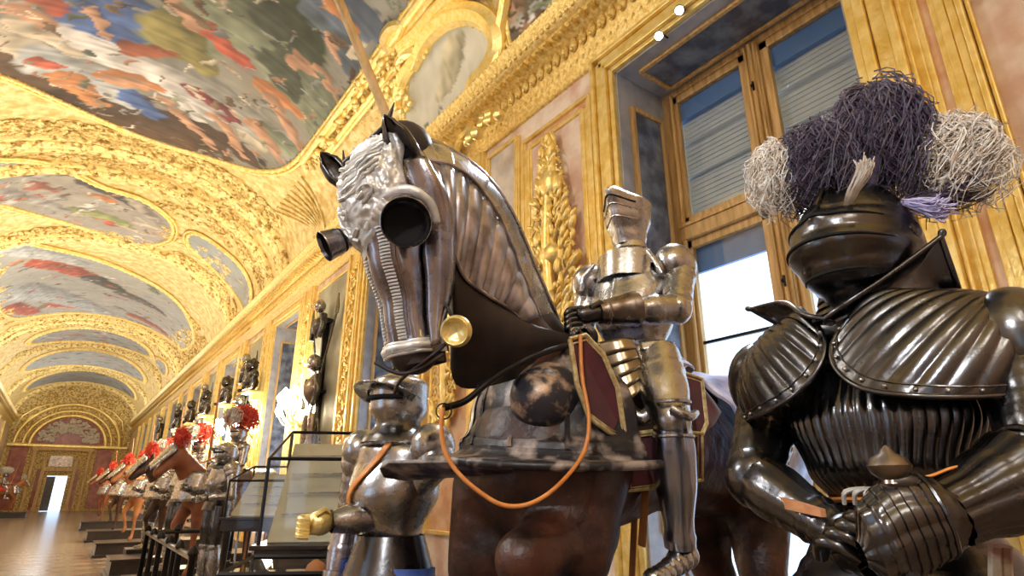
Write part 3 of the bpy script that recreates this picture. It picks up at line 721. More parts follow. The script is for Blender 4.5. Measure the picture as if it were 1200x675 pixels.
# ornament sprig at the top right
m = MB(); r = random.Random(1)
for i in range(9):
    a = (i-4)*.3; b0 = V((3.97, .36, 4.30)); m.tube([b0, b0+V((-.03, math.sin(a)*.12, math.cos(a)*.16)), b0+V((-.04, math.sin(a)*.2, math.cos(a)*.2))], [.018, .02, .004], 6)
    m.ell(b0+V((-.04, math.sin(a)*.2, math.cos(a)*.2)), .022, 6, 4)
tag(m.build('bronze_sprig', 'brown_steel'), 'dark bronze leaf sprig on pink marble in the top right corner', 'wall ornament')
# further bays on the right: sage niche with arms between gilded pilasters
for k in range(1, 8):
    yc = 5.65+6.5*k-.0
    if yc > Y1-2: break
    a, b_ = yc-1.85, yc+1.85
    panel(yc-.95, yc+.95, .9, 5.85, 'green_wall')
    for yy in (yc-1.45, yc+1.45):
        m = MB(); m.box2((3.92, yy-.34, .3), (4, yy+.34, 6.05)); m.box2((3.88, yy-.30, .3), (4, yy-.22, 6.05)); m.box2((3.88, yy+.22, .3), (4, yy+.30, 6.05))
        o = struct(m.build('trim_%d' % pn, 'gold', smooth=False, bevel=.01)); pn += 1
        m = MB(); r = random.Random(k)
        for q in range(80):
            z = 1+4.8*q/80; y = yy+.14*math.sin(q*1.1); m.ell((3.9, y, z), (.03, .06, .05), 6, 4)
            if q % 4 == 0: scroll(m, (3.89, yy, z), V((0, 1, 0)), V((0, 0, 1)), .12, 1.2, .02, leaves=False)
        m.build('carving', 'gold_bright', o)
# left wall: simple gilded pilasters and panels (reflected in the steel)
for y in (-5.8, -.8, 5.7, 10.5, 14, 18, 22, 26, 30, 34, 38, 42, 46, 50, 54):
    m = MB(); m.box2((-4, y-.3, .3), (-3.9, y+.3, 6.05)); struct(m.build('trim_%d' % pn, 'gold', smooth=False, bevel=.01)); pn += 1
m = MB(); m.box2((-4, 9.9, 0), (-3.94, Y1, .9)); struct(m.build('baseboard_left', 'wood_dark', smooth=False))
m = MB(); m.box2((3.94, Y0, 0), (4, Y1, .28)); struct(m.build('baseboard_right', 'wood_dark', smooth=False))
# ================================================================== FIGURES AND THINGS
def frame(o, f, up=(0, 0, 1)):                      # local x = figure's left, -y = its front, z up
    f = V(f).normalized(); up = V(up); X = up.cross(f).normalized() * 1
    X = V((0, 0, 1)).cross(f).normalized(); Yb = -f; Z = X.cross(Yb).normalized()
    return Matrix(((X.x, Yb.x, Z.x, o[0]), (X.y, Yb.y, Z.y, o[1]), (X.z, Yb.z, Z.z, o[2]), (0, 0, 0, 1)))
def limb(mb, A, B, prof, n=28, flute=0, nf=0, sq=1.0, up=None, lames=(), ladd=.004, bend=None):
    """plate sleeve from A to B; prof = [(t, radius)]; lames = t values where a plate edge steps out"""
    A = V(A); B = V(B); k = 26
    ax = (B-A).normalized(); u = V(up).normalized() if up else ax.orthogonal().normalized()
    u = (u-ax*u.dot(ax)).normalized(); w_ = ax.cross(u)
    ts = [p[0] for p in prof]; rs = [p[1] for p in prof]
    def fn(a, t_):
        t2 = ts[0]+(ts[-1]-ts[0])*t_
        r = interp(t2, ts, rs)
        for l in lames:
            if 0 <= t2-l < .05: r += ladd*(1-(t2-l)/.05)
        if nf: r += flute*(abs(math.sin(a*PI*nf))-.5)
        c = A+(B-A)*t2+(V(bend)*math.sin(PI*t2) if bend else V((0, 0, 0)))
        return c+(u*math.cos(2*PI*a)*sq+w_*math.sin(2*PI*a))*r
    mb.surf(fn, n if not nf else max(n, nf*6), k, cu=True)
def tuft(mb, c, r, n, seed, wob=.012, thick=.0011, droop=.25, T=None):
    rr = random.Random(seed); c = V(c)
    for _ in range(n):
        a = rr.uniform(0, 2*PI); ph = rr.uniform(0, 6.28); f1 = rr.uniform(.72, 1.10)*(1+.10*math.sin(a*3+seed)+.08*math.sin(a*7+seed*2)); fr = rr.uniform(2.5, 6)
        a1 = rr.uniform(.25, 1)*PI*.92; pts = []; k = 9; s0 = rr.uniform(0, .5)
        for i in range(k):
            t_ = s0+(1-s0)*i/(k-1); b_ = a1*t_
            q = V((math.cos(a)*math.sin(b_)*r[0], math.sin(a)*math.sin(b_)*r[1], math.cos(b_)*r[2]))*f1
            q.z -= droop*r[2]*t_*t_
            q += V((math.sin(ph+fr*t_*4), math.cos(ph*1.3+fr*t_*4), math.sin(ph*2+fr*t_*3)))*wob*(.4+t_)
            pts.append(c+q)
        mb.tube(pts, [thick*(1.6-.9*i/k) for i in range(k)], 3, caps=False)
def wisp(mb, pts, n, seed, spread, thick=.001):
    rr = random.Random(seed)
    for _ in range(n):
        o = V([rr.gauss(0, 1) for _ in range(3)])*spread; p = []
        for i, q in enumerate(pts):
            t_ = i/(len(pts)-1); p.append(V(q)+o*(.25+t_)+V([rr.uniform(-1, 1) for _ in range(3)])*spread*.6)
        mb.tube(spl(p, 4), thick, 3, caps=False)
def slab(mb, pts, th):
    pts = [V(p) for p in pts]; c = sum(pts, V())/len(pts); nn = V()
    for i in range(len(pts)): nn += (pts[i]-c).cross(pts[(i+1) % len(pts)]-c)
    nn.normalize(); n = len(pts)
    mb.add([p+nn*k*th for k in (-.5, .5) for p in pts], [tuple(range(n))[::-1], tuple(range(n, 2*n))]+[(i, (i+1) % n, n+(i+1) % n, n+i) for i in range(n)])

def lerp_l(L_, t_):
    x = t_*(len(L_)-1); i = min(int(x), len(L_)-2); return L_[i]*(1-(x-i))+L_[i+1]*(x-i)
# ------------------------------------------------------------------ black fluted armour at right
KN = V((1.46, .60, 1.86))
KT = frame(KN, (-1, .03, 0))
ka = root('suit_of_armour', (KN.x, KN.y, .42), 'blackened fluted suit of armour with purple and cream plumes, hands folded, in the right foreground', 'suit of armour')
m = MB(KT)
def breast(u, v):
    a = (u-.5)*2*PI*.62; z = -.035-.36*v
    rx = interp(v, [0, .2, .5, .8, 1], [.13, .175, .20, .165, .125]); ry = interp(v, [0, .2, .5, .75, 1], [.10, .135, .175, .165, .10])
    fl = .0034*(abs(math.sin((u-.5)*PI*30))-.4)*min(1, v*3)*(1 if abs(u-.5) < .46 else 0)
    r = 1+fl/.16
    return V((math.sin(a)*rx*r, -math.cos(a)*ry*r, z))
m.surf(breast, 240, 30)
m.tube([breast(.22+.56*i/30, 0)+V((0, -.004, .0)) for i in range(31)], .008, 8)
bp = m.build('breastplate', 'black_steel', ka)
m = MB(KT); m.surf(lambda u, v: V((math.sin((u-.5)*PI*1.1)*interp(v, [0, .5, 1], [.14, .19, .12]), math.cos((u-.5)*PI*1.1)*interp(v, [0, .5, 1], [.10, .13, .09]), -.03-.37*v)), 30, 12)
m.build('backplate', 'black_steel', ka, solid=.004)
# fauld: belted hoops below the waist, then tassets
m = MB(KT)
for i in range(5):
    z = -.39-.035*i; r = .125+.024*i
    m.lathe([(0, r), (-.012, r+.012), (-.040, r+.026), (-.044, r+.022)], (0, 0, z), (0, 0, 1), 60)
m.build('fauld', 'black_steel', ka)
m = MB(KT); m.tube([V((math.sin(a)*.131, -math.cos(a)*.112, -.378)) for a in np.linspace(-2.2, 2.2, 30)], .016, 8, sq=.35)
m.build('waist_strap', 'leather_orange', ka, label='orange leather waist strap')
# legs, on the plinth
for s_ in (-1, 1):
    m = MB(KT)
    limb(m, (s_*.10, 0, -.55), (s_*.12, -.01, -.98), [(0, .10), (.5, .09), (1, .065)], 40, .003, 8)
    m.ell((s_*.12, -.03, -.99), (.062, .07, .07))
    limb(m, (s_*.12, -.01, -1.0), (s_*.13, 0, -1.36), [(0, .058), (.35, .068), (1, .045)])
    m.tube([(s_*.13, .03, -1.38), (s_*.135, -.06, -1.395), (s_*.14, -.17, -1.41)], [.05, .048, .03], 12)
    m.build('leg_armour', 'black_steel', ka)
# gorget
m = MB(KT)
m.lathe([(-.03, .140), (-.015, .132), (0, .118), (.012, .100), (.014, .104), (.03, .095), (.032, .099), (.048, .090), (.050, .094), (.066, .085), (.068, .089), (.09, .082), (.10, .088)], (0, 0, .0), (0, .0, 1), 40)
m.build('gorget', 'black_steel', ka)
# pauldrons with fan fluting
def pauldron(s_):
    E = spl([(s_*.050, -.120, .015), (s_*.010, -.165, -.05), (s_*.018, -.200, -.115), (s_*.075, -.222, -.170), (s_*.165, -.205, -.195), (s_*.245, -.14, -.20), (s_*.305, -.05, -.19), (s_*.33, .04, -.17), (s_*.27, .12, -.15), (s_*.15, .15, -.12)], 10)
    A = spl([(s_*.115, -.055, .035), (s_*.16, -.06, .036), (s_*.21, -.05, .030), (s_*.25, -.03, .02), (s_*.27, -.01, .01), (s_*.28, .0, .0), (s_*.285, .01, 0), (s_*.28, .03, 0), (s_*.25, .05, .01), (s_*.18, .08, .02)], 10)
    n = len(E)-1
    def fn(u, v):
        x = u*n; i = min(int(x), n-1); f = x-i; e = E[i]*(1-f)+E[i+1]*f; a = A[i]*(1-f)+A[i+1]*f
        p = a*(1-v)+e*v; d = V((p.x-s_*.11, p.y-.03, p.z+.14)).normalized()
        b_ = math.sin(PI*v**.8)*.040
        fl = .0042*(abs(math.sin(u*PI*19))-.4)*min(1, v*4)*min(1, (1-v)*9+.0)
        return p+d*(b_+fl)
    m = MB(KT); m.surf(fn, 200, 24)
    m.tube([fn(i/60, 1) for i in range(61)], .0055, 8)
    m.tube([fn(i/60, .90)+V((0, -.001, 0)) for i in range(61)], .002, 5)
    p = m.build('pauldron', 'black_steel', ka)
    for i in range(15):
        m = MB(KT); m.ell(fn(.03+.8*i/14, .94)+V((0, -.003, 0)), .0045, 8, 5); m.build('rivet', 'steel', p)
    # upper arm lames
    m = MB(KT)
    m.ell((s_*.275, .01, -.09), (.085, .115, .115), 30, 16)
    return m.build('shoulder_cop', 'black_steel', ka)
pauldron(1); pauldron(-1)
# upstanding neck guards
def haute(s_, pk, nm):
    B = spl([(0, -.150, -.015), (s_*.04, -.130, .0), (s_*.10, -.085, .025), (s_*.155, -.03, .035), (s_*.17, .04, .035)], 8)
    Tp = spl([(0, -.168, -.002), (s_*.05, -.165, .022), (s_*.125, -.105, .080), pk, pk, (s_*.20, .01, .05), (s_*.19, .04, .045)], 8)
    n = len(B)-1
    m = MB(KT)
    def fn(u, v):
        b_ = lerp_l(B, u); t_ = lerp_l(Tp, u)
        return b_*(1-v)+t_*v+V((s_*.012, -.008, 0))*math.sin(PI*v)*-1
    m.surf(fn, 40, 8); m.tube([fn(i/40, 1) for i in range(41)], .0045, 8)
    m.build(nm, 'black_steel', ka, solid=.003)
haute(1, (.205, -.03, .155), 'haute_piece'); haute(-1, (-.245, -.06, .10), 'haute_piece')
# helmet with bellows visor
KH = frame(P(1008, 303, 1.40), (-.97, .02, 0))
def helm(a, e, off=0):
    # a azimuth from front, e elevation
    ce, se = math.cos(e), math.sin(e)
    rx = .133; ry = .145; rz = .192 if se > 0 else .175
    p = V((math.sin(a)*ce*rx, -math.cos(a)*ce*ry, se*rz))
    if se < 0:
        k = 1-.50*(-se)**1.2; p.x *= k; p.y *= k
    w_ = math.exp(-(a/.95)**4)
    sn = math.exp(-((e+.12)/.55)**2)*math.exp(-(a/.75)**2)*.060
    rid = 0
    if -.85 < e < .42: rid = .0105*w_*(abs(math.sin((e+.85)*PI/.318))-.35)
    cr = .010*math.exp(-(a/.10)**2)*(1 if e > .2 else 0)
    d = V((math.sin(a)*ce, -math.cos(a)*ce, se*.6)).normalized()
    return p+d*(sn+rid+cr+off)
m = MB(KH)
m.surf(lambda u, v: helm((u-.5)*2*PI, (v-.5)*PI*.985), 120, 96, cu=True)
hm = m.build('helmet', 'black_steel', ka)
m = MB(KH)
for e0, wd in ((.24, .85), (-.03, .95), (-.37, .75)):
    m.tube([helm(a, e0+.02*math.cos(a*3), .001) for a in np.linspace(-wd, wd, 40)], [.0042*math.sin(PI*i/39)+.0006 for i in range(40)], 6)
m.build('sight', 'black', hm, label='dark eye slits')  # black strips on the visor painted as the slits' inner shade
for s_ in (-1, 1):
    m = MB(KH); m.lathe([(0, .020), (.006, .020), (.010, .012), (.011, .001)], helm(s_*1.45, .12, -.004), (s_, -.1, 0), 16)
    m.build('pivot', 'black_steel', hm)
m = MB(KH)
m.tube([helm(.0, e, .006) for e in np.linspace(.42, 1.5, 14)]+[helm(PI, e, .004) for e in np.linspace(1.5, .3, 12)], .006, 8)
m.build('comb', 'black_steel', hm)
# plumes
def plume(name, mt, px, py, d, r, n, seed, label, **k):
    m = MB(); tuft(m, P(px, py, d), r, n, seed, **k)
    if 'core' in name: pass
    return m.build(name, mt, ka, smooth=False, label=label)
M['plume_core'] = M['plume_purple']
def core(px, py, d, r, mt):
    m = MB(); m.ell(P(px, py, d), [q*.80 for q in r], 16, 10); return m
for (px, py, d, r, n, sd, mt, lb, wob) in (
    (1035, 165, 1.46, (.098, .10, .150), 900, 1, 'plume_purple', 'large dark purple feather tuft', .013),
    (958, 198, 1.48, (.088, .09, .110), 800, 2, 'plume_purple', 'smaller dark purple feather tuft', .013),
    (908, 207, 1.52, (.045, .06, .088), 420, 3, 'plume_white', 'cream feather at the far left', .010),
    (1090, 190, 1.40, (.062, .07, .110), 420, 4, 'plume_grey', 'beige grey feather', .010),
    (1126, 185, 1.34, (.060, .07, .098), 500, 5, 'plume_white', 'cream feather at the far right', .020)):
    m = MB(); c = P(px, py, d); tuft(m, c, r, n, sd, wob=wob, thick=.0013)
    m.surf(lambda u, v: c+V((math.cos(2*PI*u)*math.sin(PI*v*.98+.01)*r[0]*.80, math.sin(2*PI*u)*math.sin(PI*v*.98+.01)*r[1]*.80, math.cos(PI*v*.98+.01)*r[2]*.82)), 20, 14, cu=True)
    m.build('plume', mt, ka, smooth=False, label=lb)
m = MB(); wisp(m, [P(1055, 240, 1.36), P(1080, 236, 1.34), P(1110, 232, 1.32), P(1135, 222, 1.30), P(1142, 212, 1.30)], 160, 8, .012, .0016)
m.build('plume', 'plume_purple', ka, smooth=False, label='low dark wisp of feather')
m = MB(); wisp(m, [P(1060, 238, 1.33), P(1078, 242, 1.31), P(1095, 246, 1.29), P(1104, 243, 1.29)], 120, 9, .010, .0016)
m.build('plume', 'plume_violet', ka, smooth=False, label='pale violet wisp of feather')
m = MB(); wisp(m, [P(990, 245, 1.32), P(1000, 225, 1.29), P(1012, 200, 1.28), P(1014, 190, 1.28)], 60, 10, .007, .0014)
m.build('plume', 'plume_white', ka, smooth=False, label='short cream feather in front')
m = MB(); m.tube([P(1015, 245, 1.40), P(1022, 215, 1.40), P(1030, 180, 1.38)], [.014, .012, .008], 8)
m.build('plume_holder', 'plume_purple', ka)
# arms
EL, WL = P(884, 560, 1.32), P(985, 628, 1.10)
ER, WR = P(1228, 548, .99), P(1108, 603, .96)
SL = KT @ V((-.275, .01, -.15)); SR = KT @ V((.285, .0, -.13))
m = MB(); limb(m, SL, EL, [(0, .078), (.3, .072), (.5, .066), (1, .060)], 40, .0022, 12, lames=(.12, .26, .40, .52, .7)); m.build('rerebrace', 'black_steel', ka)
m = MB(); limb(m, SR, ER, [(0, .088), (.3, .080), (.6, .070), (1, .060)], 40, .0022, 12, lames=(.12, .26, .40, .52, .7)); m.build('rerebrace', 'black_steel', ka)
m = MB(); m.ell(EL, (.066, .062, .068), 24, 14); m.tube(spl([EL+V((0, -.05, -.03)), EL+V((-.05, -.03, .0)), EL+V((-.04, .0, .06))], 6), .006, 6); m.build('couter', 'black_steel', ka)
m = MB(); m.ell(ER, (.062, .062, .066), 24, 14); m.build('couter', 'black_steel', ka)
m = MB(); limb(m, EL, WL, [(0, .056), (.25, .062), (.7, .048), (1, .040)], 40, .0016, 10, lames=(.55, .62, .75, .88)); m.build('vambrace', 'black_steel', ka)
m = MB(); a0 = P(903, 585, 1.215); a1 = P(965, 602, 1.085); slab(m, spl([a0+V((0, 0, .012)), a1+V((0, 0, .008)), a1-V((0, 0, .006)), a0-V((0, 0, .012))], 1, True), .012)
m.build('arm_strap', 'leather_tan', ka, label='tan leather strap on the forearm')
m = MB(); limb(m, ER, WR, [(0, .058), (.5, .060), (1, .046)], 30); m.build('vambrace', 'black_steel', ka)
# near gauntlet: flared fluted cuff, wrist lames, ribbed mitten, thumb
gt = MB(); u_ = (V((0, 0, 1)))
C1 = ER+(WR-ER)*.22
limb(gt, C1, WR, [(0, .082), (.35, .070), (.8, .054), (1, .052)], 60, .004, 13)
limb(gt, WR, P(1080, 600, .955), [(0, .050), (.5, .050), (1, .048)], 30)
gt.tube([C1+q for q in [((V((0, 0, 1))*math.cos(a)+(WR-ER).normalized().cross(V((0, 0, 1)))*math.sin(a))*.083) for a in np.linspace(0, 2*PI, 30)]], .005, 6)
G = gt.build('gauntlet', 'black_steel', ka)
HW, HF = P(1108, 600, .94), P(1000, 626, .96)
gt = MB()
def hand(u, v):
    ax = (HF-HW).normalized(); up = (V((0, 0, 1))-ax*ax.z).normalized(); sd = ax.cross(up)
    toc = sd if sd.dot(CC-HW) > 0 else -sd
    a = 2*PI*u; r1 = interp(v, [0, .15, .5, .85, 1], [.056, .064, .072, .058, .020]); r2 = interp(v, [0, .3, .7, 1], [.046, .052, .050, .018])
    p = HW+(HF-HW)*(v*1.0)+up*(.010*math.sin(PI*v)-.030*v)
    k = .0032*(abs(math.sin(a*5.5+v*1.0))-.5)*min(1, v*5)
    st_ = .0030*((v*9) % 1)*(1 if v < .9 else 0)
    q = math.cos(a); w_ = math.sin(a)
    return p+up*q*(r1+k+st_)+toc*w_*(r2+k+st_)
gt.surf(hand, 132, 90, cu=True)
gt.tube([hand(i/40, .12)*1.0 for i in range(41)], .0040, 6)
gt.build('mitten_plate', 'black_steel', G)
gt = MB(); gt.tube(spl([P(1080, 575, .94), P(1062, 562, .93), P(1045, 562, .93), P(1030, 572, .935)], 5), [.018, .017, .016, .014, .013]*3+[.010], 10) if False else gt.tube(spl([P(1088, 580, .95), P(1066, 566, .945), P(1044, 566, .95)], 6), .015, 10)
gt.build('thumb_plate', 'black_steel', G)
# far gauntlet below it, with finger plates
gt = MB()
limb(gt, WL, P(1025, 650, 1.03), [(0, .044), (.4, .050), (1, .040)], 30, .002, 7, lames=(.2, .5, .8)); 
G2 = gt.build('gauntlet', 'black_steel', ka)
for i in range(4):
    gt = MB(); b0 = P(990+i*12, 640-i*10, 1.02-.008*i); gt.tube(spl([b0+V((.01, .05, -.02)), b0+V((-.02, .03, .005)), b0+V((-.02, 0, .0)), b0+V((.0, -.02, -.02))], 5), [.013]*8+[.012]*8, 8); gt.build('finger_plate', 'black_steel', G2)
m = MB(); b0 = P(1012, 598, 1.0)
for i in range(3): m.tube(spl([b0+V((.0, .03-i*.018, .01)), b0+V((-.01, .02-i*.018, .03)), b0+V((.02, .0-i*.018, .035))], 4), .004, 6)
m.build('buckle', 'silver', G2)
m = MB(); m.tube(spl([P(1062, 562, .98), P(1090, 558, .98), P(1118, 548, .98), P(1148, 546, 1.0), P(1170, 552, 1.02)], 6), .0055, 8, sq=.5)
m.build('cord', 'leather_orange', ka, label='thin orange leather lace')
m = MB()
for (a, b_) in (((1166, 640), (1166, 700)), ((1178, 640), (1180, 700))): m.tube([P(*a, 1.0), P(*b_, 1.0)], .010, 6)
m.build('hanging_strap', 'painted', ka)
# wooden stand core
m = MB(KT); m.tube([(0, 0, -1.4), (0, 0, .1)], .03, 8); m.build('stand_pole', 'wood_dark', ka)
m = MB(); m.box((1.5, .6, .2), (.8, .9, .4)); m.box((1.5, .6, .03), (.9, 1.0, .06)); m.box((1.5, .6, .41), (.86, .96, .03))
tag(m.build('plinth', 'wood_dark', smooth=False, bevel=.01), 'low dark wooden plinth under the blackened fluted armour', 'plinth')
# sword held point down
sw = root('sword', P(1037, 700, 1.0), 'sword with a dark acorn pommel held upright under the folded gauntlets', 'sword')
m = MB(); top = P(1037, 522, .97)
m.lathe([(0, .002), (-.006, .008), (-.012, .012), (-.020, .026), (-.032, .033), (-.044, .028), (-.054, .015), (-.060, .017), (-.066, .012)], top, (0, 0, 1), 24); m.build('pommel', 'brown_steel', sw)
m = MB(); m.tube([top+V((0, 0, -.06)), top+V((0, 0, -.22))], .013, 10); m.build('grip', 'black_cloth', sw)
m = MB(); m.tube([top+V((0, -.11, -.23)), top+V((0, 0, -.22)), top+V((0, .11, -.23))], .010, 8); m.build('crossguard', 'brown_steel', sw)
m = MB(); m.prism([(-.022, 0), (0, .004), (.022, 0), (0, -.004)], top+V((0, 0, -1.06)), (0, 1, 0), (1, 0, 0), -.84); m.build('blade', 'steel', sw, smooth=False)

# ------------------------------------------------------------------ the horse
HB = V((1.95, 1.78, 0)); hf = V((-.98, -.18, 0)).normalized(); hs = V((hf.y, -hf.x, 0))*-1   # hs: left flank, towards the viewer
hs = V((-hf.y, hf.x, 0)); 
if hs.dot(V((0, -1, 0))) < 0: hs = -hs
def H(f, s_, z): return HB+hf*f+hs*s_+V((0, 0, z))
ho = root('horse', (HB.x, HB.y, .35), 'life-size dark bay horse in embossed steel bard, rearing its near foreleg, in the centre', 'horse')
m = MB()
m.cap(H(-.66, 0, 1.68), H(-.05, 0, 1.69), .30, .27); m.cap(H(-.05, 0, 1.69), H(.60, 0, 1.60), .27, .29)
for s_ in (-1, 1):
    m.cap(H(-.70, s_*.10, 1.66), H(-.80, s_*.14, 1.40), .23, .17)
    m.cap(H(.60, s_*.12, 1.55), H(.66, s_*.14, 1.32), .19, .14)
m.cap(H(.50, 0, 1.72), P(598, 400, 2.14), .22, .15); m.cap(P(598, 400, 2.14), P(552, 300, 2.02), .15, .11); m.cap(P(552, 300, 2.02), P(500, 225, 1.88), .11, .08)
# hind legs: stifle, hock, cannon, fetlock, hoof
for s_, d in ((1, 0), (-1, .18)):
    m.cap(H(-.80, s_*.15, 1.40), H(-.72-d, s_*.17, 1.14), .16, .11); m.cap(H(-.72-d, s_*.17, 1.16), H(-.98-d, s_*.16, .86), .11, .058)
    m.cap(H(-.98-d, s_*.16, .86), H(-.93-d, s_*.16, .52), .055, .040); m.cap(H(-.93-d, s_*.16, .52), H(-.86-d, s_*.16, .42), .045, .055)
# forelegs: far one straight, near one raised
m.cap(P(572, 570, 2.08), P(552, 665, 2.02), .13, .085); m.cap(P(552, 665, 2.02), P(560, 760, 2.0), .08, .055)
A_ = P(560, 760, 2.0); m.cap(A_, V((A_.x-.02, A_.y, .50)), .05, .042); m.cap(V((A_.x-.02, A_.y, .50)), V((A_.x-.08, A_.y, .40)), .045, .06)
kn = P(612, 655, 1.66)
m.cap(H(.60, .15, 1.38), kn, .125, .085); m.cap(kn, kn+V((.10, .02, -.34)), .066, .042); m.cap(kn+V((.10, .02, -.34)), kn+V((.20, .03, -.40)), .042, .05)
body = m.build('body', 'horse', ho, remesh=.022, smit=4)
m = MB(); m.tube(spl([H(-.98, 0, 1.75), H(-1.10, 0, 1.55), H(-1.12, 0, 1.2), H(-1.08, 0, .8)], 6), [.05]*6+[.07]*8+[.06]*4+[.02], 12); m.build('tail', 'black_cloth', ho)
# head, in its own frame: n face normal, s left side, a down the nose
toc = V((-.37, -.93, 0)); lft = V((-.81, .59, 0))
pt, pb = P(458, 172, 1.76), P(484, 418, 1.63)
ha = (pb-pt).normalized(); hn = (toc*.66+lft*.75); hn = (hn-ha*hn.dot(ha)).normalized(); hd = hn.cross(ha)
if hd.dot(V((1, 0, 0))) < 0: hd = -hd
HL = (pb-pt).length
def spw(x, e=.74): return math.copysign(abs(x)**e, x)
def hw(t_): return interp(t_, [0, .12, .30, .42, .6, .85, 1], [.080, .106, .124, .120, .100, .082, .084])
def hdp(t_): return interp(t_, [0, .2, .38, .55, .8, 1], [.085, .125, .150, .130, .090, .078])
def hpt(t_, a, off=0.0):
    c = pt+ha*(HL*t_)+hn*interp(t_, [0, .2, .5, 1], [.0, .01, -.03, -.02])
    return c+hd*spw(math.sin(a))*(hw(t_)+off)+hn*spw(math.cos(a))*(hdp(t_)+off)
m = MB(); m.surf(lambda u, v: hpt(v*1.04, 2*PI*u, -.012), 40, 30, cu=True)
m.ell(pt+ha*HL*1.0, (.065, .06, .05), 16, 10); m.ell(pt+hn*-.05, (.09, .09, .09), 16, 10)
m.build('head', 'black_cloth', ho)
# chamfron
m = MB()
def ch(u, v):
    a = (u-.5)*2*2.35; t_ = .02+v*.98
    rid = .010*math.exp(-(a/.16)**2)*min(1, v*3)
    fl = .0035*math.cos(a*7.0)*min(1, max(0, (v-.4)*4))*(1 if abs(a) > .3 else 0)
    return hpt(t_, a, rid+fl)
m.surf(ch, 150, 60)
for uu in (.5+.62/4.7, .5-.62/4.7): m.tube([ch(uu, .42+.5*i/20) for i in range(21)], .0045, 6)
chm = m.build('chamfron', 'chamfron_steel', ho)
for sg in (-1, 1):
    m = MB()
    for i in range(34):
        v = .44+.50*i/34
        p, q = ch(.5+sg*.22/4.7, v), ch(.5+sg*.52/4.7, v)
        m.tube([p+hn*.003, (p+q)/2+hn*.006, q+hn*.002], .0036, 5)
    m.build('roped_band', 'silver', chm, label='bright roped band down the nose')
m = MB()
for v0 in (.945, .965, .99): m.tube([ch(.20+.60*i/40, v0) for i in range(41)], .006 if v0 != .965 else .012, 8)
for i in range(60):
    u = .22+.56*i/60; m.ell(ch(u, .967)+hn*.004, (.006, .006, .014), 6, 4)
m.build('muzzle_band', 'silver', chm, label='bright engraved band at the muzzle')
# embossed forehead mask
def mask_off(a, t_):
    p = V((a*2.2, t_*9, .3)); w_ = .010+.006*abs(math.sin(10*t_+3*math.sin(a*3)))+.009*noise.noise(p*2.3)+.006*noise.noise(p*6)
    return w_
m = MB()
def mk(u, v):
    t_ = .015+v*(.42+.12*math.exp(-((u-.40)/.16)**2)); a = (u-.5)*2*(1.42-.25*v)
    return hpt(t_, a, mask_off(a, t_)*min(1, min(u, 1-u, 1.0-v+.03)*12))
m.surf(mk, 90, 60)
def relief(cu, cv, R_, petals):
    for k in range(petals):
        aa = 2*PI*k/petals; m.tube([mk(cu+math.cos(aa)*R_*.35, cv+math.sin(aa)*R_*.35)+hn*.006, mk(cu+math.cos(aa)*R_, cv+math.sin(aa)*R_)+hn*.004], [.008, .006], 6)
    m.ell(mk(cu, cv)+hn*.006, .010, 8, 6)
relief(.40, .82, .085, 7); relief(.36, .62, .06, 6)
for k in range(6):
    v = .08+.07*k; m.tube([mk(.22+.56*i/16, v+.10*math.sin(PI*i/16))+hn*.005 for i in range(17)], .0045, 6)
for sg in (-1, 1):
    m.tube([mk(.5+sg*(.10+.035*t2*math.cos(t2*2.2)), .66+.05*t2*math.sin(t2*2.2)*.5)+hn*.006 for t2 in np.linspace(.2, 3.6, 24)], .0045, 6)
msk = m.build('forehead_mask', 'silver', chm, label='pale embossed mask with flower reliefs')
# eye guards
def eyeguard(c, ax, R_, ln):
    m = MB(); ax = V(ax).normalized()
    m.lathe([(-.05, R_*.62), (-.02, R_*.80), (0, R_*.92), (ln, R_*1.04), (ln+.003, R_*1.06), (ln+.005, R_*1.03), (ln-.004, R_*1.0), (-.008, R_*.93), (-.02, R_*.8)], c, ax, 36)
    o = m.build('eye_guard', 'chamfron_steel', chm)
    m = MB(); m.lathe([(-.03, .001), (-.03, R_*.4), (-.022, R_*.82)], c, ax, 30); m.lathe([(ln-.005, R_*.985), (-.02, R_*.84), (-.04, R_*.5), (-.05, .001)], c, ax, 30); m.build('eye_opening', 'black', o)  # black cup stands for the shade inside the guard
eyeguard(P(474, 262, 1.545), toc*.90+hd*.25+V((0, 0, -.30)), .064, .020)
eyeguard(P(393, 284, 1.66), lft*.80+toc*.35+V((0, 0, -.50)), .042, .030)
# brow bulge over the near eye
m = MB(); m.tube(spl([P(430, 268, 1.60), P(445, 236, 1.575), P(475, 222, 1.56), P(503, 236, 1.57), P(512, 262, 1.59)], 6), [.010]*8+[.014]*8+[.012]*8+[.008], 10); m.build('brow', 'silver', chm)
# ear guards
def ear(b0, tip, w_, face, nm='ear_guard'):
    m = MB(); b0 = V(b0); tip = V(tip); ax = (tip-b0).normalized(); sd = ax.cross(V(face)).normalized(); fr = sd.cross(ax).normalized()
    def fn(u, v):
        a = (u-.5)*2*2.5; r = w_*interp(v, [0, .3, .6, .85, 1], [.75, 1.0, .9, .45, .02]); return b0+(tip-b0)*v-fr*.0+sd*math.sin(a)*r-fr*math.cos(a)*r*.75
    m.surf(fn, 24, 14); m.build(nm, 'black_steel', chm, solid=.004)
ear(P(484, 196, 1.66), P(450, 134, 1.63), .042, toc+lft*.3)
ear(P(404, 214, 1.78), P(376, 178, 1.80), .036, toc+lft*.3)
m = MB(); m.tube([P(452, 150, 1.69), P(462, 120, 1.69)], [.012, .002], 8); m.tube([P(404, 196, 1.74), P(402, 176, 1.74)], [.008, .002], 8); m.tube([P(404, 192, 1.735), P(452, 148, 1.70)], .010, 8)
m.tube(spl([P(440, 182, 1.72), P(456, 168, 1.71), P(472, 172, 1.70)], 5), .014, 8); m.build('crest_spike', 'black_steel', chm)
